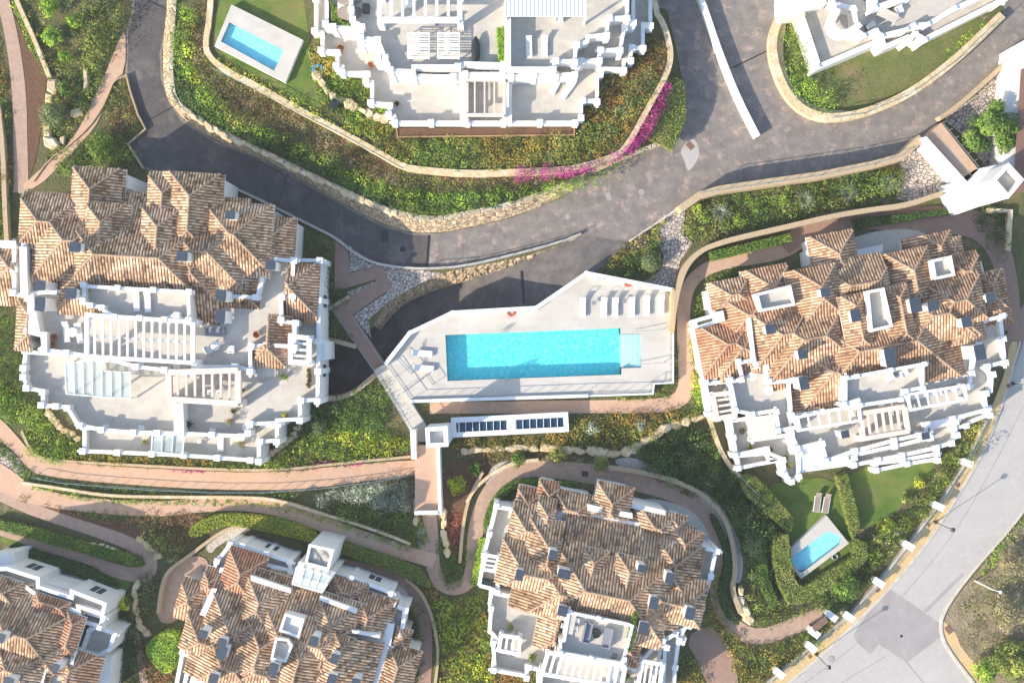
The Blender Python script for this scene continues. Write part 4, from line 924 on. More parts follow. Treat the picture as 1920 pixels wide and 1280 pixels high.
# ============================================================ building B (top centre)
b = Bld('apartment_building', 'white building without tiled roof, slatted daybeds on its stepped terraces', 900, 60, 0)
b.terrace([(585,-60),(590,0),(590,62),(602,64),(602,98),(630,100),(630,127),(640,128),(642,140),(686,140),(686,156),(695,157),(695,196),(728,199),(728,218),(737,220),(740,233),(1080,233),(1092,222),(1092,192),(1122,192),(1122,145),(1130,145),(1132,132),(1172,133),(1172,116),(1185,115),(1185,93),(1208,92),(1208,52),(1222,50),(1222,-60)], 4.6, 3.7, z0=2.8)
b.terrace([(610,-60),(610,48),(625,54),(672,54),(676,84),(708,86),(708,118),(728,122),(775,124),(775,145),(850,147),(872,142),(942,142),(958,146),(1042,144),(1080,142),(1090,118),(1126,115),(1126,98),(1165,96),(1172,55),(1190,44),(1190,-60)], 6.6, 5.7, z0=2.8)
b.terrace([(654,-60),(656,20),(660,40),(676,52),(676,75),(706,77),(720,110),(732,135),(778,137),(778,128),(860,128),(870,122),(942,124),(952,132),(1040,132),(1042,118),(1080,118),(1082,88),(1104,80),(1104,72),(1140,68),(1142,38),(1178,36),(1180,-60)], 7.9, 7.0, z0=2.8, maxrun=7)
b.pergola([(712,-16),(862,-16),(862,38),(712,38)], 9.8, 7.0, 7, m='trim', bw=.28, frame=.5)
b.canopy([(948,-30),(1098,-30),(1098,31),(948,31)], 9.8, 7.0, n=20)
b.pergola([(872,150),(945,150),(945,216),(872,216)], 5.6, 3.7, 4, m='beige', bw=.15, frame=.32)
b.block([(862,128),(878,128),(878,232),(862,232)], 5.0, 2.9); b.block([(944,128),(960,128),(960,232),(944,232)], 5.0, 2.9)
b.block([(946,-40),(958,-40),(958,122),(946,122)], 8.6, 2.9)
b.glass_roof([(958,-30),(984,-30),(984,24),(958,24)], 8.8, 7.0, 2, posts=False) if False else None
b.done()
# ============================================================ building C (right)
b = Bld('apartment_building', 'tiled apartment building right of the main pool, above two small lawns', 1590, 670, -11)
for r in [((1575,476),(1576,490),4.9,42,38,30,48,.12),((1453,540),(1454,548),5.0,42,35,30,52,.3),((1371,554),(1385,551),4.5,30,20,20,36,.1),((1404,591),(1412,590),5.0,36,16,30,50,.6),((1365,646),(1380,643),4.8,38,30,58,50,.55),((1393,652),(1396,652),4.9,30,22,58,46,.15),
          ((1468,628),(1488,624),6.0,75,60,60,62),((1508,637),(1550,630),6.3,80,30,85,68),((1541,538),(1545,560),6.3,40,38,90,56),((1605,574),(1621,636),6.6,22,24,10,28),((1689,558),(1699,626),6.6,24,20,10,28),((1716,507),(1720,550),5.8,40,40,10,58),((1765,462),(1767,474),4.1,26,28,20,60),((1790,465),(1792,478),3.8,20,18,20,20),
          ((1810,509),(1820,507),5.0,35,24,12,42),((1790,567),(1812,561),6.2,55,40,45,60),((1862,533),(1866,556),4.0,25,30,30,15),((1870,570),(1872,578),3.8,10,28,32,20,.6),((1612,657),(1720,640),6.3,60,95,84,52),((1564,698),(1570,697),5.5,40,14,70,78),((1750,592),(1780,587),6.2,32,70,50,30),((1815,613),(1822,612),5.2,25,28,30,30),((1640,600),(1670,596),5.6,60,40,40,40)]:
    b.ridge(*(r if len(r) > 7 else r+(.16,)))
for c in [(1548,548,17,16,6.6),(1445,617,18,17,5.8),(1478,538,1,1,1),(1717,572,20,27,6.6),(1750,574,20,17,6.4),(1858,558,17,15,5.0),(1813,604,18,18,6.2),(1838,660,20,28,6.0),(1505,664,16,17,6.4),(1508,718,17,25,6.2),(1670,670,20,34,6.6),(1605,592,18,22,6.2)]:
    if c[2] > 1: b.chimney(*c)
b.terrace([(1417,551),(1482,535),(1490,572),(1425,584)], 6.0, 5.4, t=.2, piers=False)
b.terrace([(1625,546),(1657,540),(1673,612),(1632,622)], 7.2, 6.4, t=.2, piers=False, wallm='white')
b.terrace([(1746,488),(1783,480),(1790,516),(1752,524)], 5.9, 5.3, t=.2, piers=False)
b.block([(1324,545),(1336,542),(1344,590),(1332,592)], 3.2); b.block([(1513,470),(1525,468),(1530,495),(1516,498)], 3.0)
b.terrace([(1299,600),(1340,588),(1344,606),(1304,618)], 3.2, 2.4, piers=False)
b.block([(1600,470),(1655,458),(1655,480),(1610,490)], 1.6)
b.block([(1340,585),(1356,582),(1360,602),(1344,606)], 4.3); b.block([(1400,595),(1408,594),(1418,680),(1410,680)], 5.0)
# terraces, highest first
b.terrace([(1583,708),(1605,703),(1732,680),(1732,728),(1697,735),(1690,750),(1612,762),(1608,752),(1583,760)], 6.3, 5.4, t=.25, pier=.4)
b.block([(1345,610),(1480,545),(1600,500),(1840,490),(1870,600),(1812,715),(1600,765),(1490,780),(1380,690)], 2.92)
b.terrace([(1478,777),(1600,760),(1700,745),(1815,722),(1818,700),(1830,640),(1840,600),(1878,590),(1886,680),(1850,690),(1862,700),(1860,735),(1848,740),(1852,770),(1785,788),(1738,798),(1740,814),(1675,828),(1602,848),(1548,867),(1538,832),(1494,843),(1480,812)], 3.9, 3.0)
b.terrace([(1381,678),(1412,672),(1420,684),(1436,686),(1444,714),(1480,711),(1486,778),(1500,802),(1458,810),(1452,772),(1410,779),(1378,772),(1366,713),(1389,709)], 4.4, 3.5, pier=.5)
b.terrace([(1366,787),(1404,781),(1412,822),(1480,812),(1487,845),(1500,850),(1500,893),(1485,905),(1470,892),(1465,862),(1440,852),(1435,843),(1378,856),(1372,820)], 3.0, 2.1, pier=.5)
b.terrace([(1378,852),(1437,847),(1442,858),(1458,862),(1455,866),(1384,880)], 1.9, 1.0, pier=.5)
b.terrace([(1598,858),(1602,850),(1675,834),(1742,818),(1745,798),(1790,788),(1796,815),(1785,832),(1755,842),(1690,856),(1600,874)], 2.7, 1.8, pier=.55)
b.terrace([(1640,866),(1690,860),(1755,848),(1760,862),(1700,872),(1642,884)], 1.7, .8, pier=.5)
b.terrace([(1820,768),(1852,762),(1858,778),(1822,792),(1812,800),(1788,806),(1786,792)], 2.5, 1.6, pier=.5)
b.terrace([(1300,618),(1318,612),(1325,655),(1342,712),(1322,716),(1312,690)], 2.6, 2.0, pier=.5)
b.terrace([(1320,717),(1366,712),(1378,772),(1376,781),(1345,787),(1330,780)], 3.0, 2.1, pier=.5)
b.ridge((1595,535),(1650,527),5.85,52,20,30,40)
b.canopy([(1405,782),(1452,776),(1456,820),(1408,826)], 4.4, 3.0, m='beige', n=0)
b.canopy([(1494,836),(1536,832),(1545,850),(1598,862),(1600,872),(1500,886)], 2.9, 1.1, m='louvre', n=0)
b.pergola([(1495,782),(1610,758),(1613,788),(1500,806)], 4.9, 3.0, 6, bw=.14, frame=.28)
b.pergola([(1612,775),(1695,762),(1702,808),(1618,822)], 4.6, 3.0, 6, bw=.25, frame=.5, m='beige')
b.pergola([(1700,740),(1808,722),(1812,748),(1708,768)], 4.9, 3.0, 6, bw=.14, frame=.28)
b.pergola([(1336,740),(1372,736),(1378,778),(1344,784)], 3.6, 2.0, 4, axis=1, bw=.25, frame=.5, m='beige')
for q in [(1585,814),(1736,817)]: b.chimney(q[0], q[1], 15, 13, 4.6, 1.6)
b.done()
# ============================================================ building D (bottom right of centre)
b = Bld('apartment_building', 'tiled apartment building wrapped by the winding path at the lower middle', 1120, 1090, 12, dz=DZ['D'])
for r in [((1148,946),(1145,962),4.9,36,36,8,32,.12),((1063,955),(1082,960),4.2,33,26,4,22),((988,945),(990,950),3.8,30,25,8,22,.4),((1028,930),(1030,935),3.8,27,15,10,22,.35),((1023,969),(1030,978),4.8,32,12,6,22),((987,995),(998,997),5.1,48,20,18,32),((1030,1030),(1026,1060),5.9,52,20,10,45),
          ((984,1078),(1028,1085),6.0,62,10,30,52),((1050,1118),(1062,1114),6.3,60,12,50,88),((1045,1165),(1039,1202),4.9,5,3,22,36),((1098,1109),(1180,1125),7.0,150,110,48,55),((1088,1032),(1118,1040),5.03,76,10,10,42),((1113,1056),(1109,1083),6.25,25,24,3,20),((1180,1073),(1175,1103),6.45,28,28,3,26),
          ((1228,990),(1238,992),4.2,32,25,4,40),((1272,988),(1271,994),3.8,22,15,6,15),((1285,1022),(1284,1030),4.4,28,33,8,30,.1),((1268,1062),(1262,1085),5.3,40,52,30,35),((1240,1128),(1285,1137),5.5,50,38,38,6),((1211,1125),(1217,1160),5.9,6,42,58,20),((1188,1190),(1181,1222),4.6,5,20,30,12,.25),((1130,1060),(1150,1064),4.9,60,60,30,60)]:
    b.ridge(*r)
for c in [(1037,1040,16,17,7.0),(1058,1076,24,17,6.8),(974,1078,15,20,6.4),(1055,1145,18,19,6.2),(1204,1066,16,14,7.4),(1256,1084,16,20,6.4),(1226,1130,16,22,6.6),(1294,1150,17,22,6.0),(1207,1176,18,20,6.0)]: b.chimney(*c)
b.block([(975,935),(1300,1000),(1290,1165),(1190,1150),(1060,1140),(1000,1125),(962,1000)], 3.5)
b.terrace([(1065,1145),(1180,1168),(1188,1172),(1172,1235),(1165,1245),(1050,1225),(1048,1200),(1056,1198)], 6.7, 5.9, t=.22, pier=.4, floor='pool_deck')
b.terrace([(928,947),(966,952),(960,1000),(952,1030),(936,1075),(935,1110),(1000,1125),(1020,1120),(1045,1225),(1190,1250),(1225,1210),(1250,1210),(1245,1290),(1030,1310),(1010,1290),(1012,1258),(990,1252),(990,1270),(925,1258),(922,1205),(930,1200),(922,1190),(915,1185),(918,1140),(915,1130),(920,1105),(900,1100),(896,1095),(905,1040),(915,1000)], 2.9, 2.0, pier=.5)
b.terrace([(1310,1022),(1345,1030),(1335,1080),(1318,1140),(1300,1130),(1296,1110)], 3.3, 2.4, pier=.5)
b.terrace([(1240,1200),(1265,1185),(1290,1170),(1275,1200),(1268,1250),(1265,1310),(1215,1310)], 2.6, 1.8, pier=.5)
b.pergola([(1028,1222),(1172,1248),(1165,1286),(1016,1262)], 5.0, 2.0, 11, bw=.26, frame=.4)
b.pergola([(1150,1250),(1172,1253),(1166,1285),(1146,1282)], 4.7, 2.0, 2, bw=.26, frame=.4)
b.pergola([(1204,1238),(1242,1244),(1236,1290),(1196,1286)], 3.8, 2.0, 4, axis=0, bw=.2, frame=.4)
b.pergola([(912,1040),(935,1044),(928,1070),(905,1066)], 3.6, 2.0, 3, axis=1, bw=.2, frame=.35)
b.pergola([(940,1190),(975,1195),(972,1225),(935,1218)], 3.3, 2.0, 3, axis=0, bw=.25, frame=.4)
b.block([(1270,1192),(1288,1195),(1283,1210),(1266,1208)], 2.6, name='wall')
b.block([(1040,917),(1108,932),(1108,940),(1040,926)], 3.1); b.block([(1102,945),(1186,962),(1186,972),(1102,957)], 4.5); b.block([(1184,942),(1248,957),(1248,966),(1184,952)], 3.6)
b.done()
# ============================================================ building E (bottom centre)
b = Bld('apartment_building', 'tiled apartment building with a white lift tower at the bottom, left of the winding path', 550, 1190, 17, dz=DZ['E'])
for r in [((449,1077),(447,1092),5.0,42,38,20,35,.7),((391,1092),(390,1098),4.2,26,8,20,14,.4),((350,1122),(352,1128),4.5,33,24,40,20,.3),((430,1186),(440,1190),6.2,85,24,40,60),((485,1131),(481,1147),6.0,55,45,40,35),((485,1215),(477,1252),6.6,45,50,55,42),((560,1237),(550,1277),6.6,42,60,30,30),((520,1194),(600,1214),6.4,94,50,20,60),
          ((619,1173),(612,1197),6.0,50,50,40,34),((688,1158),(684,1180),4.9,42,45,10,28,.15),((640,1215),(618,1290),6.2,20,72,20,30),((745,1250),(735,1290),4.6,35,35,20,55),((755,1195),(753,1203),4.0,15,14,15,15,.2),((373,1205),(393,1211),5.6,50,20,25,38),((415,1252),(440,1260),6.3,30,40,40,72),((478,1262),(500,1268),6.5,5,30,60,60),((520,1095),(560,1106),4.2,20,30,20,40,.3),((640,1110),(655,1115),4.4,25,30,20,25,.1),((600,1240),(602,1250),5.6,30,40,40,40)]:
    b.ridge(*r)
for c in [(380,1189,17,15,6.4),(416,1204,16,14,6.6),(415,1224,19,24,6.6),(400,1272,16,18,6.4),(512,1255,17,24,7.0),(588,1202,16,18,7.2),(627,1235,15,18,6.8),(622,1273,16,18,6.6),(667,1279,16,14,6.4)]: b.chimney(*c)
b.block([(410,1085),(740,1170),(715,1300),(350,1300),(385,1160)], 3.9)
b.terrace([(535,1150),(570,1160),(560,1195),(524,1182)], 6.8, 6.4, t=.15, piers=False, floor='white')
b.terrace([(517,1195),(540,1198),(548,1210),(536,1240),(508,1235)], 7.2, 6.2, t=.15, piers=False, floor='white')
b.terrace([(430,1018),(455,1020),(545,1050),(548,1072),(470,1055),(440,1042),(420,1070),(398,1105),(384,1148),(372,1145),(385,1100),(405,1050)], 3.4, 2.6, pier=.5)
b.terrace([(620,1075),(660,1080),(735,1108),(732,1130),(650,1112),(610,1090)], 3.6, 2.8, pier=.4)
b.terrace([(735,1130),(762,1140),(755,1190),(735,1215),(700,1265),(690,1262),(705,1200),(722,1160)], 3.6, 2.8, pier=.5)
b.terrace([(340,1220),(360,1228),(345,1300),(325,1300)], 3.2, 2.4, pier=.5)
b.block([(397,1102),(407,1104),(385,1155),(374,1152)], 4.8)
# lift tower with glazed top
b.block([(560,1052),(630,1072),(604,1112),(548,1096)], 5.2)
b.block([(582,1020),(625,1030),(615,1070),(573,1058)], 6.4)
b.glass_roof([(556,1062),(618,1080),(604,1108),(548,1094)], 5.8, 5.25, 4, m='pale_glass', posts=False)
b.terrace([(580,1020),(626,1030),(616,1068),(572,1056)], 6.8, 6.52, t=.18, piers=False, floor='tile_floor')
v, f = [], []
for a_, c_ in [((586,1030),(606,1060)),((612,1034),(582,1054)),((600,1028),(618,1050)),((578,1046),(592,1062))]: beam(v, f, P(*a_, 6.62+DZ['E']), P(*c_, 6.62+DZ['E']), .07, .07)
mesh('cross_brace', v, f, M['rail'], b.t)
for q in [[(477,1172),(600,1210),(600,1216),(477,1178)],[(470,1078),(545,1103),(545,1112),(470,1088)],[(600,1116),(670,1142),(668,1150),(598,1124)],[(660,1180),(712,1190),(712,1196),(660,1186)]]: b.block(q, 5.4)
b.done()
# ============================================================ building F (bottom left)
b = Bld('apartment_building', 'white tiled apartment building cut off by the lower left corner', 60, 1190, 18, dz=DZ['F'])
for r in [((5,1185),(50,1195),6.4,78,75,60,60),((-20,1106),(5,1110),5.6,25,42,20,60),((10,1255),(25,1262),6.2,50,60,60,60),((130,1258),(120,1290),5.2,35,48,20,8,.3)]:
    b.ridge(*r)
for r in [(68,1110,66,26,4.9,(0,0,0,0),.5),(128,1148,34,75,4.9,(0,0,0,0),.55)]:
    b.roof(*r)
for c in [(103,1252,14,15,6.0),(15,1278,18,16,6.6),(0,1196,16,16,6.8)]: b.chimney(*c)
b.block([(-20,1040),(26,1036),(24,1060),(-20,1058)], 3.4)
b.terrace([(-20,1064),(14,1063),(74,1082),(74,1098),(132,1116),(132,1104),(200,1130),(194,1154),(150,1140),(152,1152),(60,1112),(45,1100),(-20,1084)], 4.7, 3.9, piers=False)
b.terrace([(150,1140),(196,1154),(190,1176),(150,1166)], 3.9, 3.1, pier=.4)
b.terrace([(180,1172),(218,1185),(208,1218),(182,1232),(150,1222),(165,1180)], 3.2, 2.4, pier=.3)
b.terrace([(110,1215),(142,1222),(125,1300),(70,1300),(85,1240)], 4.9, 4.2, piers=False)
b.block([(62,1085),(190,1120),(180,1150),(60,1112)], 3.6)
b.block([(190,1225),(210,1230),(205,1300),(185,1300)], 2.5)
b.done()
# ============================================================ building G (top right)
b = Bld('apartment_building', 'white building with a curved parapet above the half-round lawn', 1650, 20, -25)
b.terrace([(1500,30),(1533,130),(1650,80),(1658,92),(1665,90),(1700,75),(1705,82),(1715,68),(1735,80),(1745,72),(1885,2),(1900,-60),(1480,-60),(1494,10)], 3.2, 2.4, z0=-.2, pier=.4, maxrun=9, t=.42)
b.terrace([(1545,-60),(1560,10),(1598,20),(1603,60),(1620,72),(1640,62),(1652,72),(1700,60),(1712,52),(1740,50),(1790,20),(1870,-14),(1870,-60)], 4.2, 3.4, pier=.4, t=.4, maxrun=9)
b.terrace([(1630,-60),(1640,18),(1715,-8),(1730,-60)], 5.8, 5.0, pier=.4, t=.35)
b.block([(1470,-60),(1545,-60),(1550,8),(1500,22),(1470,30)], 4.2)
arc = [(1566,20),(1560,34),(1556,46),(1560,58),(1570,66),(1582,66),(1596,60),(1608,48)]
strip = [Vector(P(x, y, 4.4)) for x, y in chaikin(arc, 2, False)]; v, f = [], []
for p0, p1 in zip(strip[:-1], strip[1:]): beam(v, f, p0, p1, .75, 1.6)
mesh('curved_parapet', v, f, M['white'], b.t)
b.done()
# far right white house by the tower
b = Bld('white_house', 'white house wall with brown louvred roof at the right edge beside the tree', 1905, 300, -10)
b.block([(1898,88),(1930,70),(1940,350),(1880,345),(1885,210)], 3.0)
b.canopy([(1915,130),(1945,120),(1945,360),(1900,360)], 3.8, 0, m='rust', posts=False)
b.block([(1872,290),(1905,280),(1905,320),(1872,322)], 2.2)
b.done()
# ============================================================ gate tower with footway
b = Bld('lift_tower', 'white lift tower with hollow square top near the right edge', 1840, 340, -35, cat='tower')
b.terrace([(1890,306),(1919,337),(1890,372),(1860,338)], 7.0, 6.0, t=.3, piers=False, floor='tile_floor')
b.block([(1828,318),(1882,306),(1880,372),(1800,400),(1790,360),(1770,358)], 2.6)
b.block([(1768,348),(1790,343),(1806,395),(1786,399)], 1.6)
b.done()
t = thing('raised_footway', 'tan raised footway from the road to the white lift tower', 'footway', P(1790, 270, 0))
slab('footway_deck', [(1735,258),(1765,230),(1835,318),(1810,342)], 2.6, M['pink_path'], t, thick=2.6)
slab('side_wall', [(1730,258),(1737,256),(1813,340),(1806,348)], 3.2, M['trim'], t, thick=3.2)
v, f = [], []
for a_, c_ in [((1768,230),(1838,316)),((1752,246),(1822,330))]: beam(v, f, P(*a_, 3.5), P(*c_, 3.5), .05, .05); 
for k in range(7):
    p = Vector(P(1768, 230, 2.6)).lerp(Vector(P(1838, 316, 2.6)), k/6); box(v, f, p.x, p.y, 2.6, 3.5, .05, .05)
mesh('railing', v, f, M['rail'], t)
# ============================================================ pool deck, pool, pool house
ZD = .9
deck = [(722,682),(768,622),(848,583),(1005,574),(1100,509),(1262,541),(1262,718),(1226,720),(1224,738),(1100,743),(770,753)]
pool = [(835,628),(1163,615),(1163,626),(1201,626),(1202,689),(1165,690),(1165,702),(839,714)]
t = thing('pool_terrace', 'large pale paved pool deck with white parapet walls in the middle of the photo', 'pool deck', P(980, 680, 0))
slab('deck', deck, ZD, M['pool_deck'], t, thick=ZD-ZL+.3, holes=[pool], sidemat=M['white'])
def wall_line(name, pts, z0, z1, wd, m, parent):
    v, f = [], []
    for (a, c) in zip(pts[:-1], pts[1:]):
        A_, C_ = Vector(P(*a, z1)), Vector(P(*c, z1)); d = (C_-A_).normalized()*wd*.5; beam(v, f, A_-d+Vector((0,0,-(z1-z0)/2)), C_+d+Vector((0,0,-(z1-z0)/2+random.uniform(.002,.006))), wd, z1-z0)
    return mesh(name, v, f, M[m], parent)
wall_line('parapet', [(724,680),(768,624),(848,586),(1005,577),(1100,512),(1260,543)], ZD-.5, ZD+.85, .42, 'trim', t)
wall_line('parapet', [(772,752),(1100,742)], ZD-.5, ZD+.35, .35, 'trim', t)
wall_line('parapet', [(1262,620),(1262,717),(1226,719),(1224,738),(1100,742)], ZD-.4, ZD+.1, .2, 'trim', t)
wall_line('parapet', [(1262,545),(1260,622)], ZD-.4, ZD+1.1, .35, 'ochre', t)
def railing(name, pts, z, h, parent, label=None, cat=None, glass=None):
    v, f = [], []
    for (a, c) in zip(pts[:-1], pts[1:]):
        A_, C_ = Vector(P(*a, z)), Vector(P(*c, z)); L_ = (C_-A_).length; m = max(1, int(L_/1.4))
        beam(v, f, A_+Vector((0,0,h)), C_+Vector((0,0,h)), .05, .05); beam(v, f, A_+Vector((0,0,.12)), C_+Vector((0,0,.12)), .03, .03)
        for k in range(m+1): p = A_.lerp(C_, k/m); box(v, f, p.x, p.y, z, z+h, .045, .045)
    o = mesh(name, v, f, M['rail'], parent)
    if label: tag(o, label, cat)
    return o
railing('railing', [(728,684),(773,748),(1098,736),(1220,733),(1222,715),(1257,712),(1257,626)], ZD, 1.0, t)
railing('railing', [(742,668),(772,700)], ZD, 1.0, t); railing('railing', [(756,735),(800,702),(812,720)], ZD, .9, t)
# the water
t = thing('swimming_pool', 'long turquoise swimming pool with shallow steps at its right end on the pale deck', 'swimming pool', P(1000, 665, ZD))
pw = wpoly(pool, ZD); n = len(pw); v = []; f = []
for x, y in pw: v += [(x, y, ZD-.002), (x, y, ZD-1.35)]
for i in range(n): j = (i+1) % n; f.append((2*i, 2*i+1, 2*j+1, 2*j)[::-1])
q, fs = tess([pw]); bb = len(v); v += [(x, y, ZD-1.35) for x, y in q]; f += [tuple(bb+i for i in g) for g in fs]
mesh('basin', v, f, M['pool_tile'], t)
v, f = [], []
for k, (x0, z_) in enumerate([(1165, -.80), (1171, -.62), (1177, -.46), (1184, -.32), (1192, -.20)]):
    a_, c_ = P(x0, 626.5, ZD), P(1201.5, 688.5, ZD); box(v, f, (a_[0]+c_[0])/2, (a_[1]+c_[1])/2, ZD-1.34, ZD+z_, c_[0]-a_[0], a_[1]-c_[1])
mesh('pool_step', v, f, M['pool_step'], t)
slab('water', pool, ZD-.12, M['water'], t)
for (x, y) in ((943, 619), (950, 712)):
    v, f = [], []
    for dx in (-3, 3): p = P(x+dx, y, ZD); beam(v, f, (p[0], p[1], ZD), (p[0], p[1], ZD+.8), .05, .05); beam(v, f, (p[0], p[1]+.0, ZD+.8), (p[0], p[1]+(.5 if y > 650 else -.5), ZD-.2), .05, .05)
    mesh('ladder', v, f, M['rail'], t)
for (a_, c_) in (((1185, 622), (1245, 600)), ((1185, 684), (1245, 662))):
    v, f = [], []; A_ = P(*a_, ZD); C_ = P(*c_, ZD); beam(v, f, (A_[0], A_[1], ZD+.3), (C_[0], A_[1]+.3, ZD+.9), .05, .05); beam(v, f, (C_[0], A_[1]+.3, ZD+.9), (C_[0], A_[1]+.3, ZD), .05, .05); mesh('handrail', v, f, M['rail'], t)
# footbridge and ramp
t = thing('footbridge', 'brown paved footbridge crossing the sunken road between zigzag path and pool deck', 'footbridge', P(670, 630, 0))
slab('bridge_deck', [(622,576),(662,590),(722,681),(700,694)], .10, M['brown_path'], t, thick=.5)
railing('railing', [(661,592),(720,681)], .1, .9, t); railing('railing', [(624,580),(701,692)], .1, .9, t)
t = thing('ramp', 'pale straight ramp with thin railings along the left side of the pool deck', 'ramp', P(760, 760, 0))
slab('ramp_deck', [(700,694),(723,681),(800,800),(800,828),(776,828),(768,806)], .5, M['pool_deck'], t, thick=.9)
railing('railing', [(704,694),(774,812)], .5, .9, t); railing('railing', [(772,752),(800,796)], .5, .9, t)
b = Bld('pool_house', 'flat white pool house with two dark blue glass skylights below the pool', 950, 795, -2)
b.terrace([(846,784),(1064,773),(1066,808),(848,819)], 1.5, .2, t=.45, piers=False, floor='white')
b.block([(950,780),(966,779),(967,812),(951,813)], 1.53)
b.glass_roof([(860,785),(951,781),(951,814),(861,817)], 1.42, .2, 7, m='dark_glass', posts=False)
b.glass_roof([(967,780),(1058,776),(1058,809),(968,812)], 1.42, .2, 7, m='dark_glass', posts=False)
b.done()
b = Bld('lift_tower', 'small white tower with hollow square top between the ramp and the pool house', 818, 812, -2, cat='tower')
b.terrace([(798,802),(838,799),(840,836),(800,838)], 5.6, 4.8, t=.35, piers=False, floor='white')
b.block([(836,800),(850,788),(850,820),(842,832)], 1.9)
b.done()
t = thing('raised_footway', 'tan raised footway with white side walls leading down from the small white tower', 'footway', P(800, 900, 0))
slab('footway_deck', [(778,836),(821,836),(824,960),(778,962)], 2.4, M['pink_path'], t, thick=2.4)
slab('side_wall', [(818,836),(824,836),(828,965),(822,965)], 3.1, M['trim'], t, thick=3.2); slab('side_wall', [(777,958),(824,957),(824,964),(777,965)], 3.1, M['trim'], t, thick=3.2)
slab('side_wall', [(769,806),(779,806),(781,861),(771,861)], 3.0, M['trim'], t, thick=3.1)
# private pools
def small_pool(outer, inner, z, label, zb=.2, shelf=None):
    t = thing('plunge_pool', label, 'swimming pool', P(*outer[0], z)); slab('pool_surround', outer, z+.65, M['pool_deck'], t, thick=.75, holes=[inner], sidemat=M['white'])
    pw = wpoly(inner, z+.65); n = len(pw); v = []; f = []
    for x, y in pw: v += [(x, y, z+.648), (x, y, z+.06)]
    for i in range(n): j = (i+1) % n; f.append((2*i, 2*i+1, 2*j+1, 2*j)[::-1])
    q, fs = tess([pw]); bb = len(v); v += [(x, y, z+.06) for x, y in q]; f += [tuple(bb+i for i in g) for g in fs]
    mesh('basin', v, f, M['pool_tile_pale'], t); slab('water', inner, z+.56, M['water'], t); return t
small_pool([(1469,1040),(1550,966),(1592,1018),(1502,1085)], [(1481,1049),(1487,1042),(1548,997),(1556,996),(1562,1001),(1572,1000),(1578,1008),(1575,1019),(1507,1071),(1499,1071)], .10, 'tilted rectangular plunge pool with pale surround between sage hedges')
small_pool([(434,9),(568,75),(535,155),(402,86)], [(430,42),(532,94),(514,133),(414,78)], T2+.02, 'rectangular turquoise pool with pale surround on the lawn at the upper left')
PAL['yolive'] = [(.20,.22,.02),(.14,.17,.02),(.10,.14,.02),(.24,.24,.03)]
G = 'ground_cover'; B_ = 'planting'
# --- upper left garden
bed(G, [(20,0),(34,0),(55,45),(78,100),(90,150),(78,128),(50,75),(32,35)], 0, 'bright', r=(.25,.4), hgt=(.2,.4), spacing=.4, label='bright green strip of ground cover down the upper left slope')
bed(G, [(36,0),(75,0),(100,60),(150,110),(190,130),(140,250),(100,300),(86,300),(88,200),(92,140),(60,60)], 0, 'mix', r=(.3,.6), hgt=(.2,.6), spacing=.75, ratio=.8, label='mixed green shrubs and rocks between the two upper left paths')
bed('shrubbery', [(140,0),(245,0),(235,40),(232,75),(205,115),(185,130),(150,110),(145,60)], 0, 'olive', r=(.45,.8), hgt=(.8,1.5), spacing=.85, dens=38, label='dense olive green cone shrubs beside the road at the upper left', leaf=.10)
bed(G, [(150,110),(200,120),(190,150),(160,215),(140,215),(150,160)], 0, 'olive', r=(.3,.6), hgt=(.3,.8), spacing=.6, label='olive shrubs beside the pink path at the upper left')
bed(G, [(235,148),(252,205),(268,240),(236,262),(215,255),(195,235),(207,185),(215,155)], 0, ['x'] and PAL['olive']+PAL['brown'], r=(.25,.45), hgt=(.15,.45), spacing=.5, label='rusty and green ground cover in the wedge between pink path and road')
bed(G, [(236,262),(265,315),(130,312),(70,352),(110,318),(150,280),(195,240)], 0, 'green', r=(.4,.7), hgt=(.4,.9), spacing=.7, label='dark green planting above the left building')
bed(G, [(-20,30),(2,80),(12,150),(22,260),(24,345),(6,450),(-20,460)], 0, PAL['rusty']+PAL['green'], r=(.25,.5), hgt=(.2,.5), spacing=.5, label='rusty orange ground cover along the left edge')
bed(G, [(-20,560),(10,570),(24,580),(26,655),(48,665),(40,735),(78,765),(70,775),(30,770),(-20,760)], 0, 'green', r=(.4,.8), hgt=(.5,1.), spacing=.8, label='green shrubs left of the left building')
bed(G, [(-20,700),(40,740),(76,765),(90,780),(150,830),(158,852),(120,862),(75,855),(52,832),(30,790),(-20,770)], 0, PAL['yellow']+PAL['bright']+PAL['green'], r=(.4,.8), hgt=(.5,1.0), spacing=.7, label='yellow green shrubs at the lower left corner of the left building', leaf=.11)
bed(G, [(0,790),(30,815),(48,845),(36,850),(10,815),(-20,800),(-20,785)], 0, 'rusty', r=(.2,.4), hgt=(.2,.4), spacing=.4, label='rusty bushes beside the pink path at the left edge') if False else None
bed(G, [(-20,820),(15,838),(45,872),(70,895),(200,912),(330,925),(450,925),(560,922),(560,935),(450,932),(330,932),(200,930),(100,918),(50,905),(25,870),(-20,845)], 0, 'green', r=(.22,.4), hgt=(.2,.45), spacing=.4, label='green ground cover strip between the two long pink paths')
bed(G, [(60,905),(110,920),(200,935),(330,938),(450,938),(520,942),(600,968),(700,1000),(770,1028),(765,1034),(690,1008),(600,975),(510,950),(330,944),(200,944),(110,928),(60,915)], 0, 'bright', r=(.2,.3), hgt=(.15,.3), spacing=.35, label='thin green edging below the low cream wall')
bed(G, [(158,850),(345,860),(470,868),(490,870),(530,880),(400,876),(250,870),(110,862)], 0, PAL['green']+PAL['amber'], r=(.25,.45), hgt=(.3,.6), spacing=.42, label='green and amber planting below the left building')
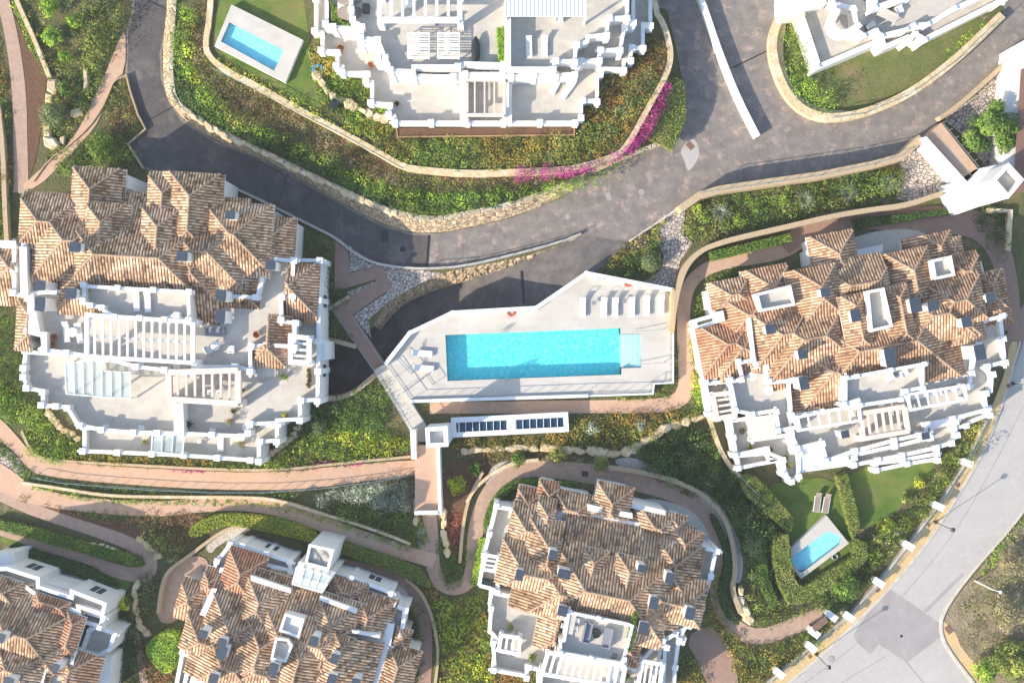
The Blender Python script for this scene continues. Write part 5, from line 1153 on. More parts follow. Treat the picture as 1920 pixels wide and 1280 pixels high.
# --- right of building A
bed('shrubbery', [(585,428),(627,450),(627,546),(655,556),(610,582),(602,560),(604,480),(580,472)], 0, 'dark', r=(.4,.8), hgt=(.6,1.3), spacing=.75, label='dark green hedge planting between the left building and the zigzag path')
bed(G, [(604,586),(622,580),(665,645),(640,638),(606,632)], 0, 'dark', r=(.3,.5), hgt=(.2,.5), spacing=.55, label='dark planting left of the footbridge')
bed(G, [(604,756),(650,748),(700,712),(735,770),(745,800),(700,800),(640,810),(560,790),(570,760)], 0, 'green', r=(.4,.8), hgt=(.5,1.1), spacing=.75, label='rounded green shrubs left of the ramp')
bed(G, [(555,790),(640,805),(765,815),(768,852),(640,864),(530,882),(490,870),(530,845)], 0, PAL['bright']+PAL['yellow']+PAL['green'], r=(.3,.6), hgt=(.4,.8), spacing=.55, label='bright yellow green planting above the long pink path')
bed(G, [(700,770),(740,770),(752,800),(740,812),(680,812)], 0, 'scrub', r=(.2,.4), hgt=(.1,.25), spacing=.5, label='dry patch of planting beside the ramp') if False else None
bed(G, [(520,872),(640,856),(772,848),(772,858),(640,872),(520,884)], 0, PAL['green']+PAL['magenta'][:1], r=(.2,.35), hgt=(.3,.5), spacing=.35, label='green edging with a few pink flowers along the long path') 
bed('flowers', [(640,868),(680,860),(690,864),(650,874)], .05, 'magenta', r=(.2,.3), hgt=(.2,.4), spacing=.3, label='pink flowers spilling over the wall by the long path')
bed('flowers', [(325,876),(390,880),(388,886),(328,884)], .05, 'magenta', r=(.15,.25), hgt=(.1,.2), spacing=.3, label='small pink flowers on the edge of the long pink path')
# --- island slope
bed(G, [(330,0),(346,0),(342,60),(346,115),(374,172),(412,210),(480,245),(560,284),(640,320),(700,346),(760,362),(850,368),(960,360),(1040,348),(1130,322),(1190,290),(1240,262),(1190,284),(1110,320),(1030,355),(950,383),(870,398),(830,407),(790,406),(745,395),(690,375),(620,342),(550,308),(480,274),(405,240),(358,208),(336,192),(326,168),(322,100)], T1, PAL['dark']+PAL['green'], r=(.28,.55), hgt=(.15,.4), spacing=.46, dens=36, label='dark green planted slope just above the curved rubble wall')  # dark green plants, their colours deepened to add shade round the hedge
bed(G, [(362,0),(392,0),(388,60),(384,90),(400,118),(470,158),(560,208),(640,250),(700,284),(755,316),(800,322),(880,330),(980,330),(1060,335),(1130,318),(1040,345),(960,356),(850,360),(760,352),(700,334),(640,300),(560,262),(480,222),(420,190),(385,160),(362,110)], T1, PAL['olive']+PAL['scrub']+PAL['brown'], r=(.25,.5), hgt=(.1,.35), spacing=.5, dens=30, ratio=.8, label='olive brown ground cover between the bright hedge and the cream wall')
bed('hedge', [(344,10),(362,10),(366,60),(360,110),(385,165),(420,195),(480,228),(560,268),(640,305),(700,340),(700,352),(640,325),(560,290),(480,250),(410,215),(372,178),(345,120),(340,60)], T1, PAL['yellow']+PAL['bright']+PAL['olive'], r=(.5,.85), hgt=(.9,1.4), spacing=.8, dens=38, label='yellow green hedge along the upper left of the raised slope')
bed('hedge', [(700,335),(760,358),(850,365),(960,356),(1040,345),(1130,332),(1190,296),(1196,300),(1132,340),(1040,362),(960,374),(850,384),(750,376),(695,350)], T1, PAL['bright']+PAL['green'][:2], r=(.4,.65), hgt=(.8,1.2), spacing=.7, dens=38, label='bright green hedge along the lower edge of the raised slope')
bed('flowers', [(960,323),(1060,320),(1110,310),(1165,292),(1190,262),(1225,200),(1243,160),(1252,168),(1240,205),(1215,252),(1192,285),(1140,308),(1060,336),(960,337)], T1, PAL['magenta'][:3]+PAL['green'][:1]+PAL['magenta'][1:], r=(.3,.5), hgt=(1.0,1.5), spacing=.34, dens=50, base=.9, label='magenta flowering bougainvillea along the cream wall below the top building', leaf=.08)
bed('flowers', [(790,320),(880,328),(970,326),(972,336),(880,338),(800,334)], T1, PAL['magenta'][3:]+PAL['brown']+PAL['brown'], r=(.2,.4), hgt=(.2,.5), spacing=.4, label='faded pink ground cover along the cream wall')
hedge('hedge', [(1262,145),(1280,150),(1286,185),(1286,222),(1262,280),(1224,264),(1206,252),(1232,215),(1248,180)], T1-.5, 1.2, 'olive', 'broad flat clipped hedge on the bend beside the grey road patch', dens=110)
# --- around building B
bed(G, [(589,66),(602,66),(602,100),(630,104),(640,142),(686,144),(690,160),(694,200),(728,204),(738,228),(740,256),(700,262),(640,225),(600,192),(596,160),(588,120)], T2, PAL['green']+PAL['bright']+PAL['amber'], r=(.3,.5), hgt=(.2,.45), spacing=.45, label='green ground cover left of the top building')
bed(G, [(1092,228),(1094,196),(1124,194),(1124,148),(1134,136),(1174,136),(1188,118),(1210,94),(1224,54),(1240,80),(1250,110),(1228,170),(1190,235),(1150,280),(1096,290)], T2, PAL['rusty']+PAL['green']+PAL['amber'], r=(.3,.55), hgt=(.3,.6), spacing=.5, label='rusty and green planting right of the top building')
bed(G, [(742,258),(1078,256),(1096,245),(1170,225),(1150,276),(1104,300),(1000,315),(880,320),(800,314),(760,306),(690,268)], T2, PAL['green']+PAL['olive']+PAL['amber'], r=(.3,.6), hgt=(.25,.6), spacing=.5, label='green planting between the top building and its cream wall')
bed('shrubbery', [(1180,155),(1222,120),(1228,135),(1210,170),(1185,205),(1160,240),(1148,262),(1128,262),(1150,215),(1175,180)], T2, 'sage', r=(.5,.8), hgt=(.8,1.1), spacing=.9, dens=30, label='row of rounded green bushes right of the top building')
bed(G, [(402,95),(440,125),(520,168),(600,212),(690,268),(760,308),(700,278),(600,225),(480,160),(405,120)], T2, PAL['yellow']+PAL['olive'], r=(.25,.45), hgt=(.2,.5), spacing=.45, label='yellow green planting along the wall below the lawn')
t = thing('planter', 'long narrow brown soil planter box below the top building', 'planter', P(910, 246, T2))
slab('soil', [(744,240),(1076,238),(1076,251),(746,255)], T2+.35, M['mulch'], t, thick=.35)
wall_line('frame', [(743,238),(745,256.5),(1077,252.5),(1077,237)], T2, T2+.45, .12, 'wood', t)
# --- top right
bed('hedge', [(1476,28),(1494,32),(1505,80),(1510,130),(1530,165),(1562,196),(1556,214),(1525,205),(1490,180),(1470,140),(1466,80)], .1, PAL['bright']+PAL['green'], r=(.45,.7), hgt=(1.2,1.8), spacing=.7, dens=30, label='bright green bushy hedge between the curved wall and the half-round lawn')
bed(G, [(1790,75),(1862,35),(1880,20),(1800,95),(1768,115),(1775,90)], .02, 'bright', r=(.2,.3), hgt=(.05,.15), spacing=.4, ratio=.6, label='thin weeds at the right tip of the half-round lawn')
bed(G, [(1290,402),(1318,374),(1440,356),(1560,336),(1690,312),(1698,335),(1680,376),(1560,396),(1450,422),(1350,446),(1300,452),(1284,430)], 0, PAL['green']+PAL['olive'], r=(.4,.8), hgt=(.5,1.1), spacing=.75, label='green shrubs between the two tan walls right of the junction')
hedge('hedge', [(1330,472),(1482,438),(1485,452),(1336,488)], 0, 1.0, 'green', 'clipped green hedge beside the path above the right building')
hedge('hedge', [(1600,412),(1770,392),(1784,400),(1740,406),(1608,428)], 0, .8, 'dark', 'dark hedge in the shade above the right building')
bed(G, [(1296,612),(1304,560),(1330,518),(1400,502),(1420,500),(1400,525),(1345,545),(1322,570),(1310,610)], 0, 'green', r=(.3,.5), hgt=(.3,.6), spacing=.5, label='green ground cover round the upper left corner of the right building')
bed(G, [(1294,612),(1306,614),(1312,700),(1322,770),(1312,780),(1300,760),(1298,690)], 0, PAL['yellow']+PAL['bright'], r=(.3,.5), hgt=(.3,.6), spacing=.45, label='yellow green strip left of the right building')
bed(G, [(1262,625),(1268,625),(1270,700),(1262,740),(1226,748),(1100,748),(1226,742),(1228,722),(1264,720)], 0, PAL['olive']+PAL['green'], r=(.25,.4), hgt=(.2,.4), spacing=.4, label='green strip between pool deck and pink path')
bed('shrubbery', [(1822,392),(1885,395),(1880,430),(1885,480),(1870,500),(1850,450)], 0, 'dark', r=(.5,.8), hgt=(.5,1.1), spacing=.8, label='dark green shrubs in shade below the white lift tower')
bed(G, [(1120,505),(1180,462),(1232,425),(1240,432),(1232,470),(1205,500),(1240,515),(1190,520)], 0, PAL['green']+PAL['amber'], r=(.35,.6), hgt=(.4,.8), spacing=.6, label='amber and green planting round the grey ball shrub above the pool deck')
bed('heather', [(1170,462),(1208,434),(1222,450),(1218,466),(1180,474)], 0, [(.16,.12,.11),(.21,.15,.13),(.13,.10,.08)], r=(.3,.5), hgt=(.5,.8), spacing=.5, label='mauve brown clump of heather beside the road')
# --- below the pool house
bed(G, [(1070,778),(1190,778),(1262,772),(1300,768),(1325,780),(1280,795),(1240,808),(1200,835),(1150,845),(1060,838),(900,846),(842,850),(850,824),(1068,814)], 0, PAL['rusty']+PAL['amber']+PAL['olive'], r=(.35,.6), hgt=(.4,.8), spacing=.55, label='rusty amber shrubs below the pool house')
bed(G, [(830,852),(960,845),(1100,855),(1160,860),(1100,872),(960,862),(900,880),(875,935),(862,900),(826,900)], 0, PAL['brown']+PAL['scrub'], r=(.25,.4), hgt=(.1,.3), spacing=.6, ratio=.6, label='sparse brown ground cover below the rock edging')
bed(G, [(1200,832),(1260,805),(1325,785),(1340,830),(1360,868),(1395,900),(1440,950),(1460,1000),(1455,1060),(1465,1110),(1440,1120),(1405,1110),(1395,1020),(1370,960),(1320,925),(1240,895),(1190,858)], 0, PAL['dark']+PAL['dark']+PAL['green'], r=(.45,.9), hgt=(.6,1.3), spacing=.85, label='dark green thicket left of the lawn with the plunge pool', leaf=.12)
bed(G, [(1386,1110),(1440,1120),(1470,1130),(1500,1135),(1520,1145),(1460,1165),(1420,1178),(1385,1160),(1395,1130)], 0, 'olive', r=(.3,.6), hgt=(.4,.8), spacing=.6, label='olive planting above the bend of the winding path')
bed(G, [(1330,1050),(1342,1010),(1344,1080),(1345,1130),(1365,1185),(1420,1215),(1500,1190),(1570,1150),(1560,1180),(1500,1230),(1430,1280),(1385,1290),(1375,1240),(1350,1190),(1322,1160)], 0, PAL['green']+PAL['amber'], r=(.3,.6), hgt=(.4,.8), spacing=.6, label='green planting between the winding path and the street')
bed(G, [(1270,1205),(1300,1230),(1330,1290),(1260,1290)], 0, PAL['rusty']+PAL['green'], r=(.3,.6), hgt=(.4,.8), spacing=.6, label='rusty planting beside the brown drive')
# --- winding path surroundings
hedge('hedge', [(905,990),(913,955),(930,925),(960,902),(1000,898),(1085,905),(1083,912),(1000,908),(965,914),(940,934),(922,962),(918,1000)], 0, 1.0, 'green', 'green hedge curving inside the winding path by the lower right building', smooth=1)
hedge('hedge', [(900,1010),(912,1008),(900,1060),(896,1098),(884,1098),(890,1050)], 0, .8, 'bright', 'bright green hedge along the left terrace of the lower right building')
bed(G, [(800,1085),(830,1122),(870,1122),(895,1108),(918,1135),(922,1190),(926,1262),(925,1290),(822,1290),(828,1220),(822,1160)], 0, PAL['yellow']+PAL['green']+PAL['rusty']+PAL['bright'], r=(.4,.75), hgt=(.5,1.0), spacing=.7, label='yellow and green shrubs between the two lower tiled buildings', leaf=.11)
bed(G, [(924,1262),(1012,1262),(1020,1290),(924,1290)], 0, 'rusty', r=(.3,.5), hgt=(.3,.5), spacing=.45, label='rusty planting below the lower right building')
hedge('hedge', [(1358,1000),(1372,1030),(1372,1075),(1360,1100),(1366,1140),(1388,1168),(1380,1172),(1356,1148),(1346,1105),(1358,1070),(1358,1030),(1346,1000),(1330,965),(1340,965)], 0, .7, 'dark', 'dark low hedge along the outer side of the winding path', smooth=1)
hedge('hedge', [(480,966),(540,976),(598,1000),(596,1020),(530,1002),(470,990),(430,984),(395,992),(362,1010),(350,995),(385,970),(430,962)], 0, 1.0, 'yolive', 'yellow green hedge bending round the top of the bottom centre building', smooth=1)
hedge('hedge', [(624,1010),(700,1034),(780,1062),(800,1085),(810,1100),(790,1098),(760,1080),(700,1058),(622,1030)], 0, 1.0, 'olive', 'long olive hedge between the path and the bottom centre building', smooth=1)
bed(G, [(590,950),(640,945),(700,955),(745,962),(778,955),(795,1000),(790,1030),(762,1022),(700,994),(640,970)], 0, PAL['green']+PAL['olive'], r=(.3,.6), hgt=(.3,.7), spacing=.55, label='green planting left of the tan footway')
bed('lavender', [(590,930),(650,912),(720,905),(776,896),(776,948),(745,955),(700,948),(650,935),(600,942)], 0, 'grey', r=(.35,.55), hgt=(.7,1.0), spacing=.42, dens=60, label='grey green lavender patch in the corner beside the tan footway', leaf=.08)
bed(G, [(784,1000),(800,960),(800,1030),(790,1035)], 0, 'green', r=(.2,.35), hgt=(.2,.5), spacing=.4, label='small green clump beside the path junction')
bed(G, [(828,1000),(850,1005),(858,1060),(872,1060),(880,1010),(880,1040),(868,1085),(848,1098),(828,1085),(820,1050)], 0, 'green', r=(.3,.5), hgt=(.2,.5), spacing=.5, label='green planting inside the hairpin of the winding path')
bed('mulch_plants', [(836,960),(862,955),(868,985),(858,1040),(842,1045),(832,1000)], 0, [(.20,.06,.04),(.15,.05,.035),(.25,.09,.05)], r=(.2,.35), hgt=(.1,.25), spacing=.3, label='dark red ground cover bed beside the winding path')
# --- lower left terraces
bed(G, [(26,930),(100,950),(170,968),(260,990),(340,1000),(420,965),(350,960),(300,962),(200,960),(110,950),(60,935)], 0, PAL['brown']+PAL['olive'], r=(.25,.5), hgt=(.2,.5), spacing=.55, ratio=.8, label='brown and olive planting below the second long path')
bed(G, [(260,1000),(300,985),(350,1000),(340,1040),(310,1060),(296,1040)], 0, PAL['olive']+PAL['sage'], r=(.4,.7), hgt=(.5,1.), spacing=.7, label='olive shrubs at the end of the lower left hairpin path')
hedge('hedge', [(-10,972),(60,988),(150,1015),(230,1035),(262,1045),(268,1060),(255,1062),(200,1048),(100,1022),(-10,990)], 0, .7, 'green', 'low dark green hedge inside the lower left hairpin path')
hedge('hedge', [(20,1022),(90,1040),(170,1065),(215,1095),(228,1120),(216,1120),(200,1100),(160,1080),(80,1055),(12,1036)], 0, .8, 'dark', 'dark hedge between the hairpin path and the lower left building')
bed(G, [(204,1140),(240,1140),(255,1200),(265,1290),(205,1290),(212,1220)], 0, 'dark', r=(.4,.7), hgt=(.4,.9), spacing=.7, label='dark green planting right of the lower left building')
bed(G, [(252,1205),(275,1200),(300,1265),(330,1245),(328,1290),(278,1290)], 0, PAL['rusty']+PAL['brown'], r=(.3,.5), hgt=(.2,.5), spacing=.5, label='rusty planting beside the bright round hedge')
hedge('hedge', [(278,1205),(300,1186),(326,1184),(332,1198),(328,1250),(312,1266),(290,1248),(272,1222)], 0, 1.6, 'bright', 'thick bright green clipped shrub left of the bottom centre building', smooth=1, clump=.12)
bed(G, [(765,1130),(786,1130),(795,1200),(785,1290),(740,1290),(760,1220)], 0, 'dark', r=(.4,.7), hgt=(.4,.8), spacing=.7, label='dark planting right of the bottom centre building')
# --- right lawns, hedges, street side
hedge('hedge', [(1388,895),(1408,888),(1440,915),(1470,950),(1490,975),(1482,1000),(1464,985),(1420,945),(1396,925)], 0, 1.5, 'olive', 'thick sage hedge left of the lawn with two loungers', smooth=1, clump=.1)
hedge('hedge', [(1450,1000),(1478,1002),(1484,1050),(1492,1092),(1508,1100),(1600,1042),(1608,1012),(1624,1018),(1628,1046),(1600,1075),(1510,1130),(1480,1132),(1462,1100),(1450,1050)], 0, 1.5, 'olive', 'thick sage hedge wrapping the plunge pool', clump=.1)
hedge('hedge', [(1570,892),(1588,888),(1606,950),(1612,985),(1600,1010),(1592,980),(1580,930)], 0, 1.3, 'olive', 'narrow clipped hedge between the two small lawns')
hedge('hedge', [(1418,1010),(1436,1010),(1440,1080),(1460,1130),(1445,1140),(1425,1095)], 0, 1.0, 'green', 'green hedge strip beside the thicket left of the plunge pool')
bed('shrubbery', [(1628,1010),(1650,985),(1700,960),(1740,915),(1775,855),(1815,800),(1845,770),(1850,785),(1800,880),(1760,935),(1700,1005),(1650,1062),(1625,1090),(1618,1060)], 0, PAL['yellow']+PAL['olive']+PAL['green'], r=(.45,.8), hgt=(.7,1.2), spacing=.85, dens=38, label='yellow green shrubs along the street below the right building')
bed(G, [(1560,1060),(1625,1050),(1640,1075),(1600,1120),(1570,1150),(1530,1140),(1520,1130)], 0, PAL['green']+PAL['dark'], r=(.4,.7), hgt=(.5,1.), spacing=.7, label='green shrubs between sage hedge and street wall')
bed('scrub', [(1990,820),(1935,940),(1905,1000),(1850,1060),(1812,1112),(1795,1145),(1800,1180),(1830,1220),(1870,1280),(1990,1290)], 0, PAL['scrub']+PAL['olive'], r=(.4,.9), hgt=(.3,1.0), spacing=.95, dens=16, ratio=.8, label='dry brown scrub on the slope beyond the street', leaf=.10)
bed('scrub', [(1905,985),(1855,1043),(1840,1075),(1850,1075),(1900,1015),(1930,960)], 0, 'bright', r=(.25,.4), hgt=(.1,.3), spacing=.5, label='bright green grass strip beside the street kerb')
# --- single shrubs and trees
def T_(px, py, r, z, pal, label, hk=1.2, n=30, stem=.8, cat='tree', name='tree', leaf=.12, dens=24, **k): return shrub(px, py, r, z, pal, label, name, cat, None, hk, n, leaf, dens, stem, **k)
for x, y, r, p_, l in [(88,12,20,'bright','bright green round tree at the very top left of the garden'),(93,66,19,'bright','bright green tree below the topmost left tree'),(136,38,15,'bright','bright green shrub beside the olive cone shrubs'),
        (120,106,13,'bright','small bright tree beside the lower end of the cone shrubs'),(118,165,15,'green','green shrub above the dark round bush on the left slope'),(185,276,30,'green','large loose green tree at the corner between pink path and left building')]:
    T_(x, y, r, 0, p_, l)
T_(97,214,27,0,'sage','dark grey green round tree on the rocks beside the mulch', n=60, leaf=.08, dens=30)
ball(597,798,18,0,'sage','sage green ball shrub below the right corner of the left building')
ball(1222,489,21,0,'sage','grey green ball shrub on the white stones above the pool deck')
shrub(892,880,16,0,'green','round green shrub between tan footway and winding path')
shrub(854,909,20,0,'yellow','yellow round shrub beside the tan footway', leaf=.1)
shrub(970,860,18,0,'green','round green tree at the start of the winding path', hk=1.4)
T_(1045,856,19,0,'olive','pale olive tree beside the winding path, left of its pair', leaf=.1)
T_(1126,872,18,0,'olive','pale olive tree beside the white gravel, right of its pair', leaf=.1)
shrub(1112,803,15,0,'grey','pale dry round bush among the rusty shrubs below the pool house')
shrub(1202,798,14,0,'grey','pale grey bush beside the rocks right of the rusty shrubs')
shrub(1430,905,22,0,'sage','sage shrub at the top corner of the dark thicket') if False else None
T_(1413,1022,22,0,'sage','grey green tree at the lower end of the dark thicket')
T_(1590,1098,30,0,'green','feathery green tree in the corner below the sage hedge', hk=1.3, n=44)
shrub(228,1133,14,0,'yellow','small yellow green tree at the corner of the lower left building', hk=1.5, stem=.8)
T_(1868,240,56,.2,'green','big loose green tree between white stones and lift tower', n=42, stem=2.0, hk=1.0, sub=.24, leaf=.16)
T_(1905,1240,40,0,'olive','large green tree in the lower right corner', n=50); T_(1850,1262,24,0,'bright','small green bush beside the path in the lower right corner')
T_(1885,1150,34,0,'scrub','bare brown bush beyond the street, above the green corner tree', n=26, dens=14); T_(1905,1060,34,0,'scrub','dry brown bush beyond the street at the right edge', n=26, dens=12)
for x, y, r, p_, l in [(1140,415,6,'yellow','small yellow ball shrub beside the road kerb')][:0]: pass
shrub(1245,415,7,0,'yellow','small yellow ball shrub on the kerb edge beside white stones', n=10, leaf=.07)
shrub(1236,424,6,0,'yellow','smaller yellow shrub below the yellow ball at the kerb', n=10, leaf=.07)
for i, (x, y) in enumerate([(1590,362),(1510,375),(1665,345),(1350,398)]):
    palmlike(x, y, 24, 0, ['grey spiky plant in the middle of the shrubs between tan walls','grey spiky plant left of its neighbour between the tan walls','grey feathery plant at the right end of the shrubs between tan walls','grey spiky plant at the left end between the tan walls'][i], 'grey', n=40, name='spiky_plant')
for x, y, r in [(1310,390,14),(1325,410,12),(1470,375,12),(1540,372,12),(1620,348,13),(1640,330,11),(1420,395,13),(1385,410,12)]:
    shrub(x, y, r, 0, 'bright' if x % 20 else 'green', 'rounded green shrub in the strip between the two tan walls', group='rounded shrubs between the tan walls', n=14)
for x, y, r in [(1700,935,15),(1665,985,18),(1725,905,13),(1760,860,14),(1780,825,13),(1808,798,13),(1650,1010,14)]:
    shrub(x, y, r, 0, 'yellow' if x % 2 else 'olive', 'rounded yellow green shrub in the row along the street', group='shrubs along the street', n=16)
for x, y in [(1682,998),(1665,1018),(1650,1040),(1640,1062)]:
    shrub(x, y, 7, 0, 'grey', 'small pale bush at the foot of the street wall', group='pale bushes along the street wall', n=8, leaf=.07)
for x, y, r in [(925,770,5)][:0]: pass
# boulders
for i, (pts, z, h, l) in enumerate([
  ([(88,150),(104,148),(106,168),(98,175),(86,168)],0,.9,'pale grey boulder beside the mulch on the left slope'),
  ([(84,175),(98,178),(96,192),(84,190)],0,.6,'cream boulder below the pale grey one on the left slope'),
  ([(80,232),(92,235),(94,258),(82,256)],0,.6,'orange boulder below the dark round tree'),
  ([(80,256),(100,258),(108,272),(96,280),(82,272)],0,.8,'large cream boulder at the lower end of the left rocks'),
  ([(132,206),(146,202),(152,212),(140,220),(131,216)],0,.7,'orange brown boulder right of the dark round tree'),
  ([(156,125),(163,130),(164,160),(156,170)],0,.6,'tall pale rock among the shrubs beside the pink path'),
  ([(112,256),(122,254),(118,270),(110,268)],0,.5,'small pale boulder beside the large cream one'),
  ([(182,1010),(200,1012),(198,1020),(178,1018)],0,.5,'left flat rock inside the hairpin path')][:7]): rock_thing(pts, z, h, l)
def rockrow(line, n, size, label, group, z=0, h=.6):
    ln = chaikin(line, 2, False); d = [0]
    for a, c in zip(ln[:-1], ln[1:]): d.append(d[-1]+math.dist(a, c))
    for k in range(n):
        s = d[-1]*(k+.5)/n; i = next((q for q in range(len(d)-1) if d[q+1] >= s), len(ln)-2); u = (s-d[i])/(d[i+1]-d[i]); x = ln[i][0]+(ln[i+1][0]-ln[i][0])*u; y = ln[i][1]+(ln[i+1][1]-ln[i][1])*u
        a0 = math.atan2(ln[i+1][1]-ln[i][1], ln[i+1][0]-ln[i][0]); L_ = d[-1]/n*random.uniform(.45, .75); W_ = size*random.uniform(.65, 1.35); x += random.uniform(-.35, .35)*size; y += random.uniform(-.35, .35)*size; a0 += random.uniform(-.3, .3); pts = []
        for q in range(7):
            t_ = q*2*math.pi/7+random.uniform(-.35, .35); sq = random.uniform(.8, 1.2); ex, ey = math.cos(t_)*L_*sq, math.sin(t_)*W_*sq; pts.append((x+ex*math.cos(a0)-ey*math.sin(a0), y+ex*math.sin(a0)+ey*math.cos(a0)))
        rock_thing(pts, z, h*random.uniform(.8, 1.2), label, group)
rockrow([(590,135),(598,150),(620,175),(650,192),(690,212),(730,226)], 11, 7, 'flat cream rock in the row between lawn and top building', 'rocks left of the top building', T2, .5)
rockrow([(860,848),(930,842),(1000,838),(1050,842),(1110,846),(1160,850),(1195,840),(1215,825),(1240,808),(1275,795),(1320,780)], 22, 7, 'cream rock in the row below the rusty shrubs', 'rocks below the rusty shrubs', 0, .7)
rockrow([(170,1018),(200,1028),(235,1046)], 6, 5, 'tan rock in the row inside the hairpin path', 'rocks inside the hairpin path', 0, .5)
rockrow([(832,955),(832,990),(834,1020),(838,1045)], 5, 6, 'cream rock beside the dark red bed', 'rocks beside the dark red bed', 0, .6)
rockrow([(258,1010),(275,1025),(300,1045)], 4, 6, 'cream rock at the bend of the hairpin path', 'rocks at the hairpin bend', 0, .5)
rockrow([(1386,1100),(1390,1125),(1400,1150),(1410,1170)], 4, 9, 'pale boulder at the bend of the winding path', 'boulders at the lower bend of the winding path', 0, .9)
rockrow([(778,935),(782,960),(780,985)], 3, 6, 'pale rock at the corner below the lavender', 'rocks below the lavender', 0, .6)
rockrow([(78,748),(90,780),(112,806),(148,824)], 9, 6, 'flat cream rock at the lower left corner of the left building', 'rocks at the left corner', 0, .5)
rockrow([(564,790),(552,815),(522,842),(492,856)], 9, 6, 'flat cream rock at the lower right corner of the left building', 'rocks at the right corner', 0, .5)
rockrow([(356,214),(405,246),(480,280),(550,314),(620,348),(690,381),(745,401)], 26, 5, 'flat pale stone on top of the curved rubble wall', 'cap stones of the curved rubble wall', T1, .38)

bed(G, [(282,1062),(300,1085),(292,1150),(272,1195),(240,1165),(232,1112),(262,1085)], 0, PAL['olive']+PAL['sage'], r=(.3,.55), hgt=(.2,.5), spacing=.6, ratio=.7, label='sparse olive planting between hairpin path and the curved patio')
rockrow([(255,1090),(250,1130),(258,1170),(280,1195)], 7, 5, 'grey brown rock in the shade beside the curved patio', 'rocks beside the curved patio', 0, .5)
# ------------------------------------------------------------ furniture
GL = 'loungers along the upper edge of the pool deck'
for x, y, l in [(1092,578,'white lounger at the left end of the row of six on the pool deck'),(1132,578,'second white lounger from the left in the row on the pool deck'),(1153,578,'third white lounger from the left in the row on the pool deck'),
                (1184,577,'fourth white lounger from the left in the row on the pool deck'),(1212,575,'fifth white lounger from the left in the row on the pool deck'),(1239,573,'white lounger at the right end of the row of six on the pool deck')]:
    place('canopy_lounger', x, y, ZD, 0, l, GL)
place('side_table', 1113, 568, ZD, 0, 'small round grey table between the first two pool deck loungers'); place('side_table', 1170, 564, ZD, 0, 'small round grey table between the third and fourth pool deck loungers')
place('canopy_lounger', 794, 662, ZD, 85, 'upper of two white loungers left of the main pool', 'loungers left of the main pool'); place('canopy_lounger', 797, 690, ZD, 85, 'lower of two white loungers left of the main pool', 'loungers left of the main pool')
def ring(px, py, z, r, m, label, cat='lifebuoy', name='lifebuoy'):
    x, y, _ = P(px, py, z); v, f = [], []; n, k = 20, 8
    for i in range(n):
        a = 2*math.pi*i/n
        for j in range(k):
            t_ = 2*math.pi*j/k; rr = r+r*.28*math.cos(t_); v.append((x+rr*math.cos(a), y+rr*math.sin(a), z+r*.3+r*.28*math.sin(t_)))
    for i in range(n):
        for j in range(k): f.append((i*k+j, ((i+1) % n)*k+j, ((i+1) % n)*k+(j+1) % k, i*k+(j+1) % k))
    return tag(mesh(name, v, f, M[m], smooth=True), label, cat)
ring(1177, 530, ZD, .35, 'red_plastic', 'red lifebuoy below the upper right parapet of the pool deck'); ring(958, 586, ZD, .35, 'red_plastic', 'red lifebuoy beside the parapet above the main pool')
ring(597, 133, T2, .55, 'blue_plastic', 'blue paddling ring beside the rocks right of the lawn pool', 'paddling pool', 'paddling_ring')
ring(1565, 1043, .1, .3, 'rail', 'green grey coiled hose beside the plunge pool', 'hose', 'coiled_hose')
# building A
for x, y, z, r, l in [(258,566,5.0,2,'left of two white loungers on the recessed top terrace of the left building'),(279,568,5.0,2,'right of two white loungers on the recessed top terrace of the left building'),
    (127,624,3.1,4,'white lounger right of the two terracotta pots'),(151,627,3.1,8,'white lounger beside the big white pergola'),(415,828,.9,0,'white lounger on the lowest terrace of the left building'),
    (489,520,3.1,0,'white lounger on the shaded upper right terrace of the left building')]: place('sun_lounger', x, y, z, r, l)
place('terracotta_pot', 105, 632, 3.1, 0, 'upper terracotta pot of two on the left building'); place('terracotta_pot', 101, 646, 3.1, 0, 'lower terracotta pot of two on the left building')
place('terracotta_pot', 483, 627, 3.1, 0, 'larger clay pot on the right terrace of the left building'); place('terracotta_pot', 640, 92, 3.7, 0, 'clay pot on the left side terrace of the top building'); place('terracotta_pot', 697, 124, 3.7, 0, 'clay pot at the foot of the lower left parapet of the top building')
place('round_table', 407, 648, 3.1, 0, 'round pale table right of the big white pergola'); place('round_table', 141, 623, 3.1, 0, 'round pale table between two loungers left of the big pergola'); place('sofa', 405, 622, 3.1, 0, 'pale grey sofa above the round table on the left building'); place('armchair', 434, 655, 3.1, -90, 'pale armchair facing the round table on the left building'); place('armchair', 393, 655, 3.1, 120, 'pale armchair left of the round table on the left building')
place('dining_table', 500, 697, 2.0, 90, 'pale table on the right middle terrace of the left building')
for x, y, r, l in [(482,697,90,'chair at the left end of the pale table on the left building'),(519,698,-90,'chair at the right end of the pale table on the left building')]: place('chair', x, y, 2.0, r, l)
place('dining_table', 402, 712, 2.0, 90, 'pale table under the beige pergola of the left building')
for x, y, r, l in [(395,734,180,'left white chair below the table under the beige pergola'),(412,734,180,'right white chair below the table under the beige pergola'),(376,826,0,'white chair on the lowest terrace beside the glass roof')]: place('chair', x, y, 2.0 if y < 800 else .9, r, l)
palmlike(353, 795, 12, 2.0+DZ['A'], 'spiky agave in a pot beside the white dividing wall', 'dark'); palmlike(438, 770, 10, 2.0+DZ['A'], 'spiky agave in a pot below the beige pergola', 'dark'); palmlike(744, 194, 8, 3.7, 'small spiky plant at the lower left corner terrace of the top building', 'dark')
